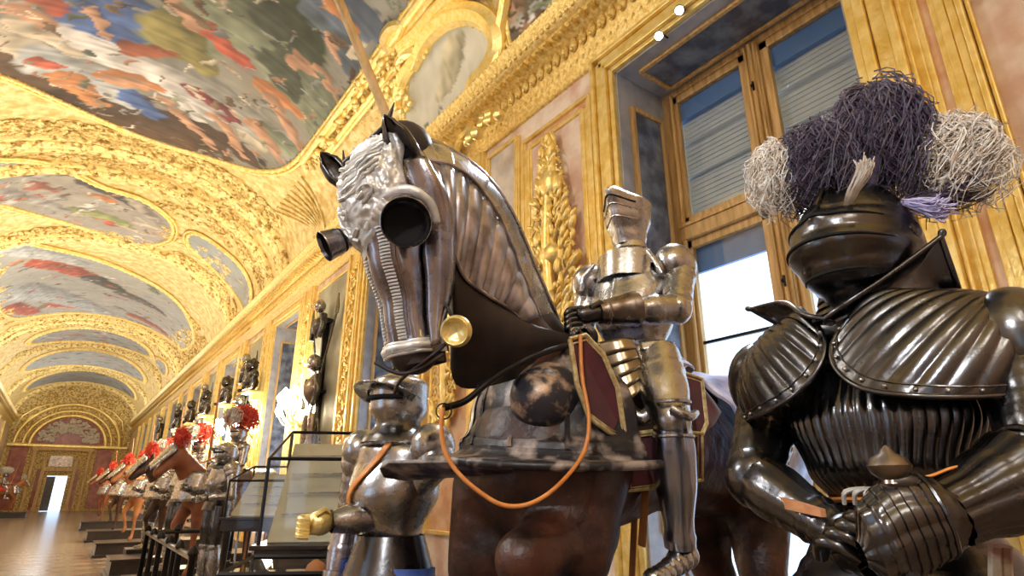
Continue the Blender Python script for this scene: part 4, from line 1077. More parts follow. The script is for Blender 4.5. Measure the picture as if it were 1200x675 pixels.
# cheek plate behind the eye, and bit boss
m = MB()
def ck(u, v):
    px = spl([(505, 205, 0), (528, 240, 0), (534, 300, 0), (526, 360, 0), (505, 410, 0)], 8); q = px[min(int(v*(len(px)-1)), len(px)-1)]
    pa = P(q.x, q.y, 1.70); pi_ = hpt(.16+.82*v, 1.35, .006)
    return pi_*(1-u)+pa*u+(hd*.03+toc*.035)*math.sin(PI*u)
m.surf(ck, 14, 32); m.build('cheek_plate', 'chamfron_steel', chm, solid=.004)
m = MB(); c0 = P(535, 388, 1.56); ax = (toc*.8+lft*.35+V((0, 0, -.25))).normalized()
m.lathe([(0, .001), (.004, .018), (.010, .030), (.016, .033), (.018, .036), (.012, .042), (0, .043)], c0, ax, 30)
bb = m.build('bit_boss', 'gold_bright', ho, label='gilded bit boss beside the muzzle')
m = MB(); m.tube(spl([P(515, 345, 1.60), P(528, 368, 1.585), P(535, 388, 1.58), P(520, 405, 1.58), P(495, 425, 1.57), P(470, 445, 1.60), P(462, 462, 1.62)], 5), .005, 8)
m.tube(spl([P(440, 425, 1.62), P(475, 438, 1.58), P(520, 415, 1.58)], 6), .006, 8); m.build('bridle', 'black_cloth', ho)
# crinet on the neck: bright crest lames and fluted side plates
CrP = spl([P(476, 158, 1.80), P(520, 172, 1.86), P(566, 203, 1.96), P(600, 250, 2.06), P(628, 315, 2.16), P(655, 378, 2.24)], 8)
McP = spl([P(500, 190, 1.72), P(530, 196, 1.76), P(560, 220, 1.84), P(588, 262, 1.93), P(610, 318, 2.02), P(632, 372, 2.10)], 8)
LoP = spl([P(520, 262, 1.64), P(530, 290, 1.67), P(545, 325, 1.73), P(572, 346, 1.82), P(594, 360, 1.90), P(616, 380, 1.98)], 8)
FaP = [c+V((0, .28, -.12))+V((0, .05, 0)) for c in McP]
m = MB()
def crest(u, v):
    a, b_ = lerp_l(CrP, u), lerp_l(McP, u)
    st_ = .006*((u*9) % 1); return a*(1-v)+b_*v+(toc*.5+V((0, 0, .5)))*(.022*math.sin(PI*v)+st_)
m.surf(crest, 144, 10)
def crestf(u, v):
    a, b_ = lerp_l(CrP, u), lerp_l(FaP, u)
    return a*(1-v)+b_*v+V((0, .3, .6))*.07*math.sin(PI*v)
m.surf(crestf, 60, 10)
m.tube(CrP, .010, 8)
m.build('crinet_crest', 'steel', ho)
m = MB()
def cside(u, v):
    a, b_ = lerp_l(McP, u), lerp_l(LoP, u)
    return a*(1-v)+b_*v+toc*(.045*math.sin(PI*v))+toc*.014*(abs(math.sin(u*PI*9))-.3)
m.surf(cside, 180, 16); m.tube([lerp_l(McP, i/40)+toc*.012 for i in range(41)], .006, 6); m.tube([lerp_l(LoP, i/40) for i in range(41)], .006, 6)
m.build('crinet_side', 'crinet_steel', ho)
# dark cloth skirt below the crinet
m = MB()
LoB = spl([P(524, 300, 1.72), P(528, 380, 1.78), P(535, 450, 1.84), P(590, 448, 1.92), P(650, 425, 2.06), P(690, 400, 2.20)], 8)
m.surf(lambda u, v: lerp_l(LoP, u)*(1-v)+lerp_l(LoB, u)*v+toc*.03*math.sin(PI*v)-toc*.01, 30, 12)
m.surf(lambda u, v: lerp_l(CrP, .72+.28*u)*(1-v)+lerp_l(LoB, .7+.3*u)*v+toc*.02*math.sin(PI*v)-toc*.03, 12, 12)
m.build('neck_cloth', 'black_cloth', ho)
# ---- peytral: mottled chest armour flaring to a wide rim
PC = H(.45, 0, 0)
def pey(u, v):
    a = -2.0+3.35*u
    z = interp(v, [0, .3, .8, .92, 1], [2.02, 1.90, 1.66, 1.60, 1.585])
    rf = interp(v, [0, .3, .6, .85, 1], [.20, .33, .38, .43, .56]); rs = interp(v, [0, .3, .6, .85, 1], [.19, .30, .35, .375, .45])
    z -= .02*math.sin(a*2.0)*v
    fade = (abs(a)/2.0)**2*.10
    return PC+hf*(math.cos(a)*rf)+hs*(math.sin(a)*rs)+V((0, 0, z+fade*(1-v)*-1.5))
m = MB(); m.surf(pey, 100, 40)
ru = [pey(i/90, 1) for i in range(91)]
m.tube(ru, .011, 8)
for uu in (.36, .50, .64, .78): m.tube([pey(uu+.03*v, v)+(pey(uu, .5)-PC-V((0, 0, 1.7))).normalized()*.004 for v in np.linspace(.1, .85, 14)], .006, 6)
m.tube([pey(i/90, .86) for i in range(91)], .006, 6)
pe = m.build('peytral', 'rust_plate', ho, solid=.006)
m = MB()
m.surf(lambda u, v: pey(.16+.30*u, .22+.62*v)+(pey(.36, .5)-PC-V((0, 0, 1.7))).normalized()*.010, 14, 14); m.build('painted_patch', 'painted', pe, label='peeling patch in pink, green and cream')
bc = P(628, 466, 1.86); ax = (CC-bc).normalized()*.6+hf*.5; ax.normalize()
m = MB(); m.lathe([(-.06, .125), (-.03, .122), (.0, .108), (.035, .094), (.065, .070), (.085, .042), (.092, .018), (.094, .001)], bc-ax*.05, ax, 40)
m.build('boss', 'rust_boss', pe, label='rusty dome boss')
# left wing of the rim (towards the second armour)
m = MB()
wg = [P(445, 548, 1.95), P(455, 541, 1.90), P(520, 540, 1.80), P(600, 545, 1.70), P(600, 553, 1.76), P(530, 556, 1.95), P(475, 562, 2.05), P(450, 558, 2.02)]
slab(m, wg, .012); m.build('rim_wing', 'rust_plate', pe, smooth=False, bevel=.003)
# upper black rein and collar strap
m = MB(); m.tube(spl([P(520, 478, 1.68), P(545, 470, 1.72), P(570, 450, 1.76), P(600, 430, 1.84), P(640, 412, 1.96), P(675, 402, 2.06)], 6), .010, 8)
m.tube(spl([P(560, 452, 1.78), P(610, 424, 1.88), P(672, 404, 2.08)], 6), .007, 6); m.lathe([(-.004, .020), (0, .024), (.004, .020)], P(520, 482, 1.66), toc, 16)
m.build('strap', 'iron', ho)
# rump plates
m = MB()
def crup(u, v):
    f = -.22-.72*u; a = (v-.5)*2*2.15
    r = interp(u, [0, .5, 1], [.33, .385, .36]); fl = .008*math.cos(v*PI*16)
    return H(f, 0, 1.67)+hs*math.sin(a)*(r+.055+fl)+V((0, 0, 1))*math.cos(a)*(r+.01+fl)
m.surf(crup, 30, 90); m.tube([crup(i/30, 1) for i in range(31)], .008, 6); m.tube([crup(i/30, 0) for i in range(31)], .008, 6); m.tube([crup(0, i/60) for i in range(61)], .010, 6)
m.build('crupper', 'blue_steel', ho, solid=.006)
m = MB(); m.tube([H(-.30, .31, 1.52), H(-.55, .31, 1.46), H(-.8, .36, 1.50)], .02, 6, sq=.3); m.build('breeching', 'black_cloth', ho)
# ---- saddle
sa = root('saddle', H(0, 0, 1.9), 'burgundy velvet war saddle edged with gold braid, under the seated armour', 'saddle')
def velvet_panel(pts, th, nm='saddle_panel', par=None, r=.009):
    m = MB(); slab(m, pts, th); o = m.build(nm, 'velvet', par or sa, smooth=False, bevel=.004)
    m = MB(); c = sum([V(p) for p in pts], V())/len(pts); off = (CC-c).normalized()*(th*.5)
    loop = [V(p)+off for p in pts]; m.tube(loop+[loop[0]], r, 8, sq=.9); inn = [c+(p-c)*.90+off*.4 for p in loop]; m.tube(inn+[inn[0]], r*.35, 6)
    m.build('braid_border', 'galloon', o); return o
velvet_panel([P(668, 398, 1.90), P(686, 393, 1.92), P(706, 414, 1.92), P(724, 455, 1.92), P(733, 516, 1.90), P(712, 505, 1.86), P(690, 488, 1.85), P(676, 450, 1.87)], .03)
velvet_panel([P(732, 510, 1.98), P(775, 505, 2.03), P(822, 508, 2.10), P(822, 562, 2.08), P(775, 570, 2.02), P(735, 575, 1.96)], .03)
velvet_panel([P(798, 436, 2.22), P(822, 444, 2.26), P(828, 496, 2.22), P(818, 520, 2.18), P(798, 510, 2.16)], .03)
m = MB()
m.surf(lambda u, v: H(.30-.52*u, (v-.5)*.56, 1.93+.10*abs(2*u-1)**2.2-.22*abs(2*v-1)**2.5), 20, 20); m.build('seat', 'velvet', sa, solid=.03)
m = MB(); m.surf(lambda u, v: H(-.30-.03*v, math.sin((u-.5)*PI)*.24, 1.88+.10*v*math.cos((u-.5)*2.4)), 20, 8); m.build('cantle', 'velvet', sa, solid=.04)
m = MB(); m.tube([P(757, 570, 2.02), P(752, 640, 2.00)], .018, 6, sq=.3); m.tube([P(745, 572, 2.2), P(740, 690, 2.16)], .016, 6, sq=.3); m.build('stirrup_leather', 'tan_hide', sa)
m = MB(); c0 = P(793, 680, 1.95)
m.tube([c0+V((-.06, 0, -.02)), c0+V((-.055, 0, .05)), c0+V((0, 0, .11)), c0+V((.055, 0, .05)), c0+V((.06, 0, -.02)), c0+V((-.06, 0, -.02))], .008, 8); m.build('stirrup', 'steel', sa)
# reins
m = MB(); m.tube(spl([P(680, 392, 1.88), P(682, 440, 1.83), P(690, 490, 1.76), P(684, 530, 1.70), P(655, 568, 1.60), P(622, 590, 1.56), P(590, 592, 1.55), P(560, 575, 1.56), P(535, 552, 1.58), P(521, 528, 1.60), P(517, 500, 1.62), P(519, 478, 1.64)], 7), .0062, 8)
tag(m.build('rein', 'leather_orange'), 'orange leather rein hanging in a loop below the horse chest armour', 'rein')
m = MB(); m.box((1.95, 1.78, .17), (3.0, 1.25, .34)); m.box((1.95, 1.78, .03), (3.1, 1.35, .06)); m.box((1.95, 1.78, .345), (3.06, 1.31, .03))
tag(m.build('plinth', 'wood_dark', smooth=False, bevel=.01), 'long dark plinth carrying the large central horse', 'plinth')

# ------------------------------------------------------------------ seated armour on the horse
RO = V((1.88, 1.68, 2.06)); RT = frame(RO, (-.96, -.28, 0))
ri = root('suit_of_armour', RO, 'bright steel armour seated on the large horse, gauntlet reaching left', 'suit of armour')
m = MB(RT)
def rb(u, v):
    a = (u-.5)*2*PI; z = .02+.40*v
    rx = interp(v, [0, .25, .6, 1], [.125, .165, .185, .10]); ry = interp(v, [0, .15, .35, .7, 1], [.115, .165, .195, .15, .08])
    if math.cos(a) < 0: ry *= .8
    return V((math.sin(a)*rx, -math.cos(a)*ry-.012*math.exp(-(a/.10)**2), z))
m.surf(rb, 90, 30, cu=True); m.tube([rb(i/60, .88) for i in range(61)], .006, 6); m.tube([rb(i/60, .0) for i in range(61)], .008, 6)
m.build('breastplate', 'steel', ri)
m = MB(RT); m.lathe([(.36, .145), (.38, .125), (.42, .10), (.44, .080), (.442, .085), (.46, .076), (.462, .081), (.49, .074)], (0, 0, 0), (0, 0, 1), 32)
m.surf(lambda u, v: V(((u-.5)*.26, -.165+.02*v-.02*math.cos((u-.5)*3), .30+.12*v))+V((0, .30*(u-.5)**2, 0)), 14, 8)
m.build('gorget', 'steel', ri)
m = MB(RT)
def rh(u, v):
    a = (u-.5)*2*PI; z = .48+.235*v
    r = interp(v, [0, .2, .55, .85, .97, 1], [.072, .080, .104, .112, .09, .01]); bk = .075*math.exp(-(a/.45)**2)*interp(v, [0, .5, .85, 1], [.15, .5, 1, .6])
    c = .012*math.exp(-((abs(a)-PI)/.1)**2)
    return V((math.sin(a)*r, -math.cos(a)*(r+bk), z+.03*math.exp(-(a/.6)**2)*v))
m.surf(rh, 72, 36, cu=True)
for v in (.42, .62): m.tube([rh(.5+(i-15)/15*.17, v) for i in range(31)], .004, 6)
hh = m.build('helmet', 'steel', ri)
m = MB(RT); m.tube([rh(.5+(i-15)/15*.13, .74)*1.0 for i in range(31)], .0045, 6); m.build('sight', 'black', hh)
for s_ in (1, -1):
    m = MB(RT); m.ell((s_*.205, .0, .345), (.085, .11, .095), 24, 14)
    m.build('pauldron', 'steel', ri)
    m = MB(RT); m.tube([(s_*.13, -.10, .40), (s_*.17, -.13, .34), (s_*.19, -.12, .28)], .01, 8)
    m.build('neck_guard', 'steel', ri)
def rarm(S_, E_, W_, Hd, bright=True):
    m = MB(); limb(m, S_, E_, [(0, .068), (.5, .060), (1, .054)], lames=(.15, .35, .55, .8)); m.build('rerebrace', 'steel', ri)
    m = MB(); m.ell(E_, (.060, .060, .062), 20, 12); m.lathe([(0, .055), (.01, .06), (.014, .045)], E_, (.6, -.8, 0), 20); m.build('couter', 'steel', ri)
    m = MB(); limb(m, E_, W_, [(0, .054), (.35, .060), (.55, .050), (.56, .058), (1, .046)], lames=(.3, .56)); m.build('vambrace', 'steel', ri)
    m = MB(); ax = (Hd-W_)
    limb(m, W_-ax*.9, W_+ax*.15, [(0, .066), (.5, .054), (1, .042)], lames=(.2, .8)); g_ = m.build('gauntlet', 'brown_steel', ri)
    m = MB(); m.cap(W_, W_+ax*.55, .036, .034); m.build('hand_plate', 'black_steel', g_)
    for i in range(4):
        m = MB(); o_ = W_+ax*.6+V((0, 0, .028-.019*i)); d = ax.normalized(); m.tube(spl([o_, o_+d*.045, o_+d*.060+V((0, .0, -.015)), o_+d*.035+V((.0, .03, -.02))], 4), .0115, 8); m.build('finger_plate', 'black_steel', g_)
    m = MB(); d = ax.normalized(); m.tube([W_+V((0, -.01, .02)), W_+d*.04+V((-.0, -.03, .035)), W_+d*.075+V((0, -.03, .02))], .012, 8); m.build('thumb_plate', 'black_steel', g_)
rarm(RT @ V((.22, 0, .31)), P(793, 362, 2.28), P(708, 366, 2.20), P(664, 372, 2.16))
rarm(RT @ V((-.22, 0, .31)), RT @ V((-.25, -.05, .08)), RT @ V((-.12, -.26, .03)), RT @ V((-.06, -.38, .0)))
m = MB(RT)
for i in range(4): m.lathe([(-.028, .14+.028*i), (-.02, .145+.028*i), (0, .125+.028*i)], (0, 0, .02-.028*i), (0, 0, 1), 40)
m.build('fauld', 'blue_steel', ri)
def tasset(pts0, pts1, nm, mt, n):
    m = MB()
    for k in range(n):
        f0, f1 = k/n, (k+1.15)/n
        m.surf(lambda u, v: (V(pts0[0])*(1-u)+V(pts0[1])*u)*(1-(f0+(f1-f0)*v))+(V(pts1[0])*(1-u)+V(pts1[1])*u)*(f0+(f1-f0)*v)+toc*(.035*math.sin(PI*u)+.010*v), 12, 4)
    m.build(nm, mt, ri, solid=.003)
tasset((P(698, 402, 2.15), P(742, 396, 2.15)), (P(715, 480, 2.06), P(757, 450, 2.10)), 'tasset', 'brass_steel', 5)
tasset((P(748, 400, 2.16), P(790, 402, 2.20)), (P(752, 440, 2.10), P(800, 436, 2.16)), 'tasset', 'steel', 4)
m = MB(); m.tube(spl([P(725, 455, 2.12), P(735, 478, 2.09), P(752, 490, 2.06), P(765, 480, 2.06)], 6), .028, 12); m.build('thigh_lame', 'steel', ri)
# legs
def rleg(hp, kn_, an, mt='steel'):
    m = MB(); limb(m, hp, kn_, [(0, .092), (.5, .088), (1, .066)], lames=(.3, .85)); m.build('cuisse', 'steel', ri)
    m = MB(); m.ell(kn_, (.066, .066, .070), 24, 14); m.tube(spl([kn_+V((-.06, -.05, .03)), kn_+V((-.02, -.085, 0)), kn_+V((.05, -.06, .02))], 5), .014, 8)
    m.lathe([(0, .06), (.012, .066), (.02, .04)], kn_+V((.03, -.03, 0)), (.5, -.85, 0), 20)
    for dz in (.055, -.055): m.tube([kn_+V((math.sin(a)*.064, -math.cos(a)*.064, dz)) for a in np.linspace(-1.8, 1.8, 18)], .007, 6)
    m.build('poleyn', 'steel', ri)
    m = MB(); limb(m, kn_, an, [(0, .060), (.25, .072), (.45, .070), (.85, .050), (1, .052)], up=(1, 0, 0), lames=(.08, .92))
    d = (an-kn_); m.tube([kn_+d*t_+toc*interp(t_, [0, .3, 1], [.062, .070, .046]) for t_ in np.linspace(.08, .95, 12)], .004, 6)
    m.build('greave', 'cool_steel', ri)
    m = MB(); an = V(an); pts = [an+V((.03, .0, -.03)), an+V((-.04, -.01, -.05)), an+V((-.12, -.025, -.07)), an+V((-.19, -.04, -.075))]
    for i in range(7):
        t_ = i/6; q = lerp_l(pts, t_*.95); m.ell(q, (.034, .044-.010*t_, .042-.016*t_), 16, 10)
    m.build('sabaton', 'steel', ri)
rleg(P(768, 420, 2.20), P(787, 492, 1.96), P(797, 640, 1.94))
rleg(RT @ V((-.14, -.02, -.02)), RT @ V((-.36, -.30, -.26)), RT @ V((-.40, -.22, -.70)))
m = MB(); m.tube([RT @ V((0, 0, -.1)), RT @ V((0, 0, .5))], .03, 8); m.build('stand_pole', 'wood_dark', ri)

# ------------------------------------------------------------------ lance leaning behind the horse head
m = MB(); a_ = P(392, -12, 2.6); b_ = P(560, 395, 2.72); d = (b_-a_); t_ = (.37-a_.z)/d.z; e_ = a_+d*t_
m.tube([a_-d*.35, a_, b_, e_], [.020, .021, .024, .026], 12)
la = root('lance', e_, 'ochre wooden lance leaning up past the horse ears towards the ceiling', 'lance')
m.build('shaft', 'gold_wood', la)
m = MB(); m.lathe([(0, .03), (.15, .034), (.3, .022)], e_, -d.normalized()*-1 if d.z > 0 else -d.normalized(), 12); m.build('butt', 'iron', la)

# ------------------------------------------------------------------ foot knight behind the horse
def foot_armour(o, f, label, k=1.0, plume=None, pose='front', group=None):
    T = frame(o, f)
    r = root('suit_of_armour', (o[0], o[1], .4), label, 'suit of armour', group)
    m = MB(T); m.surf(lambda u, v: V((math.sin(2*PI*u)*interp(v, [0, .5, .8, 1], [.12, .19, .19, .10]), -math.cos(2*PI*u)*interp(v, [0, .4, .8, 1], [.10, .18, .13, .09]), -.40+.40*v)), 48, 20, cu=True)
    for v in (0, .9): m.tube([V((math.sin(a)*(.12 if v == 0 else .16), -math.cos(a)*(.10 if v == 0 else .115), -.40+.40*v)) for a in np.linspace(0, 2*PI, 40)], .007, 6)
    m.build('breastplate', 'steel', r)
    m = MB(T); m.lathe([(-.04, .15), (-.01, .135), (.0, .115), (.03, .095), (.06, .088)], (0, 0, 0), (0, 0, 1), 28); m.build('gorget', 'black_steel', r)
    m = MB(T)
    m.surf(lambda u, v: V((math.sin(2*PI*u)*interp(v, [0, .3, .7, 1], [.08, .11, .11, .004]), -math.cos(2*PI*u)*interp(v, [0, .3, .7, 1], [.09, .13, .13, .004])-.0, .02+.26*v)), 36, 18, cu=True)
    h_ = m.build('helmet', 'steel', r)
    m = MB(T); m.surf(lambda u, v: V((math.sin((u-.5)*2.6)*(.115+.05*v), -math.cos((u-.5)*2.6)*(.13+.08*v), .17+.02*v-.05*(u-.5)**2*4)), 20, 5); m.build('peak', 'steel', h_, solid=.004)
    m = MB(T); m.tube([(math.sin(a)*.118, -math.cos(a)*.140, .135) for a in np.linspace(-1.0, 1.0, 20)], .010, 6); m.build('sight', 'black', h_)
    m = MB(T)
    pass
    for s_ in (-1, 1): m = MB(T); m.ell((s_*.205, 0, -.06), (.08, .10, .09), 20, 12); m.ell((s_*.225, 0, -.11), (.07, .085, .08), 20, 12); m.build('pauldron', 'steel', r)
    for i in range(1):
        m = MB(T)
        for q in range(5): m.lathe([(-.034, .136+.010*q), (-.03, .139+.010*q), (0, .130+.010*q)], (0, 0, -.39-.03*q), (0, 0, 1), 36)
        m.build('fauld', 'black_steel', r)
    for s_ in (-1, 1):
        m = MB(T); limb(m, (s_*.10, 0, -.50), (s_*.11, -.02, -.93), [(0, .105), (.5, .10), (1, .075)]); m.build('breeches', 'blue_cloth' if pose == 'arm' else 'black_steel', r)
        m = MB(T); m.ell((s_*.11, -.03, -.95), .066); limb(m, (s_*.11, -.02, -.96), (s_*.12, 0, -1.36), [(0, .06), (.35, .07), (1, .045)]); m.tube([(s_*.12, .03, -1.40), (s_*.12, -.08, -1.41), (s_*.13, -.18, -1.42)], [.05, .046, .03], 10); m.build('greave', 'steel', r)
    def arm(S_, E_, W_, hand_m):
        m = MB(); limb(m, S_, E_, [(0, .064), (1, .052)], lames=(.2, .4, .6)); m.ell(E_, .058, 16, 10); m.build('rerebrace', 'steel', r)
        m = MB(); limb(m, E_, W_, [(0, .052), (.3, .058), (1, .040)], lames=(.3, .8)); v_ = m.build('vambrace', 'chamfron_steel', r)
        d = (W_-E_).normalized(); m = MB(); limb(m, W_-d*.10, W_, [(0, .058), (1, .042)]); g_ = m.build('gauntlet', 'steel', r); m = MB(); m.ell(W_+d*.04, (.052, .045, .045), 14, 8); m.build('hand_plate', hand_m, g_)
        for q in range(4):
            m = MB(); o_ = W_+d*.06+V((0, 0, .026-.018*q)); m.tube(spl([o_, o_+d*.05, o_+d*.06+V((0, -.03, -.005)), o_+d*.03+V((0, -.04, -.01))], 4), .011, 7); m.build('finger_plate', hand_m, g_)
        m = MB(); m.tube([W_+V((0, 0, .02)), W_+d*.04+V((0, -.03, .045)), W_+d*.07+V((0, -.035, .03))], .012, 7); m.build('thumb_plate', hand_m, g_)
    if pose == 'arm':
        arm(T @ V((.23, 0, -.12)), P(458, 602, 2.32), P(388, 611, 2.20), 'gold_bright')
        arm(T @ V((-.23, 0, -.12)), T @ V((-.30, .02, -.38)), T @ V((-.30, -.03, -.64)), 'black_steel')
        m = MB(T); bd = lambda a, vv: V((math.sin(a)*interp(vv, [0, .5, .8, 1], [.12, .19, .19, .10]), -math.cos(a)*interp(vv, [0, .4, .8, 1], [.10, .18, .13, .09]), 0))*1.05+V((0, 0, -.40+.40*vv)); m.surf(lambda u, v: bd(.55-1.3*v+.16*u, 1.0-.85*v), 4, 24); m.build('baldric', 'leather_orange', r, solid=.006, label='orange leather shoulder belt')
    else:
        arm(T @ V((.23, 0, -.12)), T @ V((.29, .0, -.38)), T @ V((.20, -.24, -.40)), 'steel')
        arm(T @ V((-.23, 0, -.12)), T @ V((-.29, .0, -.38)), T @ V((-.26, -.26, -.30)), 'steel')
    return r, T
fo = P(466, 508, 2.45)
fk, FT = foot_armour((fo.x, fo.y, fo.z), (-.96, -.3, 0), 'steel foot armour with orange shoulder belt, gilded hand stretched left under the horse head', pose='arm')
m = MB(); a0 = V((fo.x, fo.y, 0)); m.box((a0.x, a0.y, .2), (.8, .7, .4)); m.box((a0.x, a0.y, .41), (.86, .76, .03))
tag(m.build('plinth', 'wood_dark', smooth=False, bevel=.01), 'dark plinth under the foot armour with the orange shoulder belt', 'plinth')
# ------------------------------------------------------------------ the row of mounted armours down the gallery
def mounted(x, y, f, horse_m, plume_m, label_h, label_r, white=True, seed=0):
    """one horse and one rider, each a thing, standing on its own plinth"""
    f = V(f).normalized(); s_ = V((f.y, -f.x, 0)); o = V((x, y, .32))
    def Q(a, b_, z): return o+f*a+s_*b_+V((0, 0, z))
    h = root('horse', o, label_h, 'horse', 'horses of the long row of riders')
    m = MB()
    m.cap(Q(-.5, 0, 1.18), Q(.45, 0, 1.16), .30, .27); m.cap(Q(.5, 0, 1.28), Q(.85, 0, 1.68), .22, .13); m.cap(Q(.85, 0, 1.70), Q(1.12, 0, 1.42), .12, .07)
    m.cap(Q(-.55, .1, 1.2), Q(-.62, .13, .95), .22, .17); m.cap(Q(-.55, -.1, 1.2), Q(-.62, -.13, .95), .22, .17)
    for b_ in (-.14, .14):
        m.cap(Q(-.6, b_, .95), Q(-.75, b_, .55), .14, .06); m.cap(Q(-.75, b_, .55), Q(-.68, b_, .12), .05, .045); m.cap(Q(-.68, b_, .12), Q(-.62, b_, .05), .05, .06)
        r_ = .18 if b_ > 0 else 0
        m.cap(Q(.48, b_, 1.0), Q(.50+r_, b_, .58+r_*.6), .13, .06); m.cap(Q(.50+r_, b_, .58+r_*.6), Q(.50+r_*.4, b_, .12+r_), .05, .042); m.cap(Q(.50+r_*.4, b_, .12+r_), Q(.54+r_*.4, b_, .05+r_), .045, .058)
    m.build('body', horse_m, h, remesh=.035, smit=4)
    m = MB(); m.tube(spl([Q(-.82, 0, 1.3), Q(-.98, 0, 1.1), Q(-.95, 0, .6)], 5), [.04]*5+[.06]*5+[.02], 8); m.build('tail', 'black_cloth', h)
    m = MB(); m.surf(lambda u, v: Q(.50+.24*math.cos((u-.5)*4), .30*math.sin((u-.5)*4), 1.45-.42*v)+f*.10*v, 24, 8); m.build('peytral', 'steel', h, solid=.01)
    m = MB(); m.surf(lambda u, v: Q(-.22-.5*u, math.sin((v-.5)*3.4)*.34, 1.16+.36*math.cos((v-.5)*3.4)), 10, 20); m.build('crupper', 'brown_steel' if seed % 2 else 'tan_hide', h, solid=.01)
    m = MB(); m.surf(lambda u, v: Q(.93+.30*v, math.sin((u-.5)*3.6)*(.11-.04*v), 1.76-.30*v)+V((0, 0, 1))*math.cos((u-.5)*3.6)*.11*(1-.4*v)+f*.03, 14, 8); m.build('chamfron', 'steel', h, solid=.006)
    m = MB(); m.tube(spl([Q(.9, .1, 1.45), Q(.6, .2, 1.5), Q(.25, .05, 1.68)], 5), .012, 6); m.build('rein', 'leather_orange', h)
    for b_ in (-.06, .06):
        m = MB(); m.tube([Q(.84, b_, 1.80), Q(.84, b_*1.3, 1.92)], [.035, .004], 8); m.build('ear', horse_m, h)
    m = MB(); tuft(m, Q(.86, 0, 1.93), (.09, .09, .14), 70, seed+30, wob=.035, thick=.006); m.ell(Q(.86, 0, 1.92), (.05, .05, .08)); m.build('plume', plume_m, h, smooth=False)
    r = root('suit_of_armour', Q(-.05, 0, 1.45), label_r, 'suit of armour', 'riders of the long row')
    T = frame(Q(-.05, 0, 1.48), f)
    m = MB(T); m.surf(lambda u, v: V((math.sin(2*PI*u)*interp(v, [0, .5, .8, 1], [.13, .19, .19, .09]), -math.cos(2*PI*u)*interp(v, [0, .4, .8, 1], [.11, .18, .13, .08]), .45*v)), 24, 10, cu=True); m.build('breastplate', 'steel', r)
    m = MB(T); m.surf(lambda u, v: V((math.sin(2*PI*u)*interp(v, [0, .3, .7, 1], [.07, .11, .11, .004]), -math.cos(2*PI*u)*interp(v, [0, .3, .7, 1], [.08, .14, .13, .004]), .46+.27*v)), 20, 12, cu=True); hl = m.build('helmet', 'steel' if seed % 2 else 'brown_steel', r)
    m = MB(T); m.tube([(math.sin(a)*.116, -math.cos(a)*.145, .61) for a in np.linspace(-1, 1, 12)], .010, 5); m.build('sight', 'black', hl)
    m = MB(T); tuft(m, (0, .05, .84), (.20, .26, .17), 120, seed+50, wob=.05, thick=.008); m.ell((0, .05, .80), (.10, .13, .09)); m.build('plume', plume_m, hl, smooth=False)
    if white:
        m = MB(T); tuft(m, (.06, -.18, .84), (.13, .14, .13), 70, seed+60, wob=.03, thick=.008); m.ell((.06, -.16, .82), (.09, .09, .08)); m.build('plume', 'plume_white', hl, smooth=False)
    for b_ in (-1, 1):
        m = MB(T); m.ell((b_*.2, 0, .36), (.08, .10, .09), 12, 8); limb(m, (b_*.22, 0, .33), (b_*.27, -.05, .08), [(0, .065), (1, .05)], 12); limb(m, (b_*.27, -.05, .08), (b_*.12, -.32, .12), [(0, .052), (1, .04)], 12); m.ell((b_*.11, -.35, .12), (.045, .05, .045), 10, 7); m.build('arm_armour', 'steel', r)
        m = MB(T); limb(m, (b_*.13, -.02, 0), (b_*.33, -.28, -.22), [(0, .10), (1, .07)], 14); m.ell((b_*.33, -.28, -.22), .07, 10, 8); limb(m, (b_*.33, -.28, -.22), (b_*.36, -.24, -.66), [(0, .06), (.3, .068), (1, .045)], 14); m.tube([(b_*.36, -.2, -.70), (b_*.36, -.42, -.74)], [.045, .028], 8); m.build('leg_armour', 'steel', r)
    m = MB(T); m.surf(lambda u, v: V(((u-.5)*.66, .28-.56*v, .0-.30*abs(2*u-1)**2)), 12, 6); tag(m.build('saddle_cloth', 'velvet' if seed % 2 else 'plume_red', solid=.02), 'saddle cloth of '+label_r.replace(' with red and white plume', '').replace(' with red plume', ''), 'saddle cloth', 'saddle cloths of the long row')
    m = MB(T); m.tube([(-.30, -.28, -.5), (-.14, -.36, .14), (.10, -.5, 1.35)], [.02, .022, .012], 8); tag(m.build('lance', 'leather_tan'), 'lance of '+label_r.replace(' with red and white plume', '').replace(' with red plume', ''), 'lance', 'lances of the long row')
    m = MB(); m.box((x+.1, y, .15), (2.5, 1.1, .30)); m.box((x+.1, y, .03), (2.6, 1.2, .06)); m.box((x+.1, y, .305), (2.56, 1.16, .03))
    tag(m.build('plinth', 'wood_dark', smooth=False, bevel=.01), 'dark plinth of '+label_r.replace(' with red and white plume', '').replace(' with red plume', ''), 'plinth', 'plinths of the long row')
rows = [(2.15, 10.6, (-1, -.35, 0), 'horse_red', 'plume_red', 'chestnut horse nearest in the far row, beyond the glass cases', 'rider with red and white plume, nearest in the far row', True, 1),
        (2.15, 14.2, (-1, -.3, 0), 'horse', 'plume_red', 'dark horse second in the far row', 'rider with red plume, second in the far row', True, 2),
        (2.1, 18.6, (-1, -.3, 0), 'tan_hide', 'plume_red', 'orange tan horse third in the far row', 'rider with red and white plume, third in the far row', True, 3),
        (2.1, 24.0, (-1, -.2, 0), 'horse', 'plume_red', 'dark horse fourth in the far row', 'rider with red plume, fourth in the far row', False, 4),
        (2.1, 31.0, (-1, 0, 0), 'horse_red', 'plume_red', 'small chestnut horse fifth in the far row', 'small rider with red plume, fifth in the far row', False, 5),
        (-2.7, 47.0, (1, 0, 0), 'tan_hide', 'plume_white', 'distant tan horse at the left edge of the floor', 'distant rider at the left edge with pale plume', True, 6)]
for a in rows: mounted(*a)
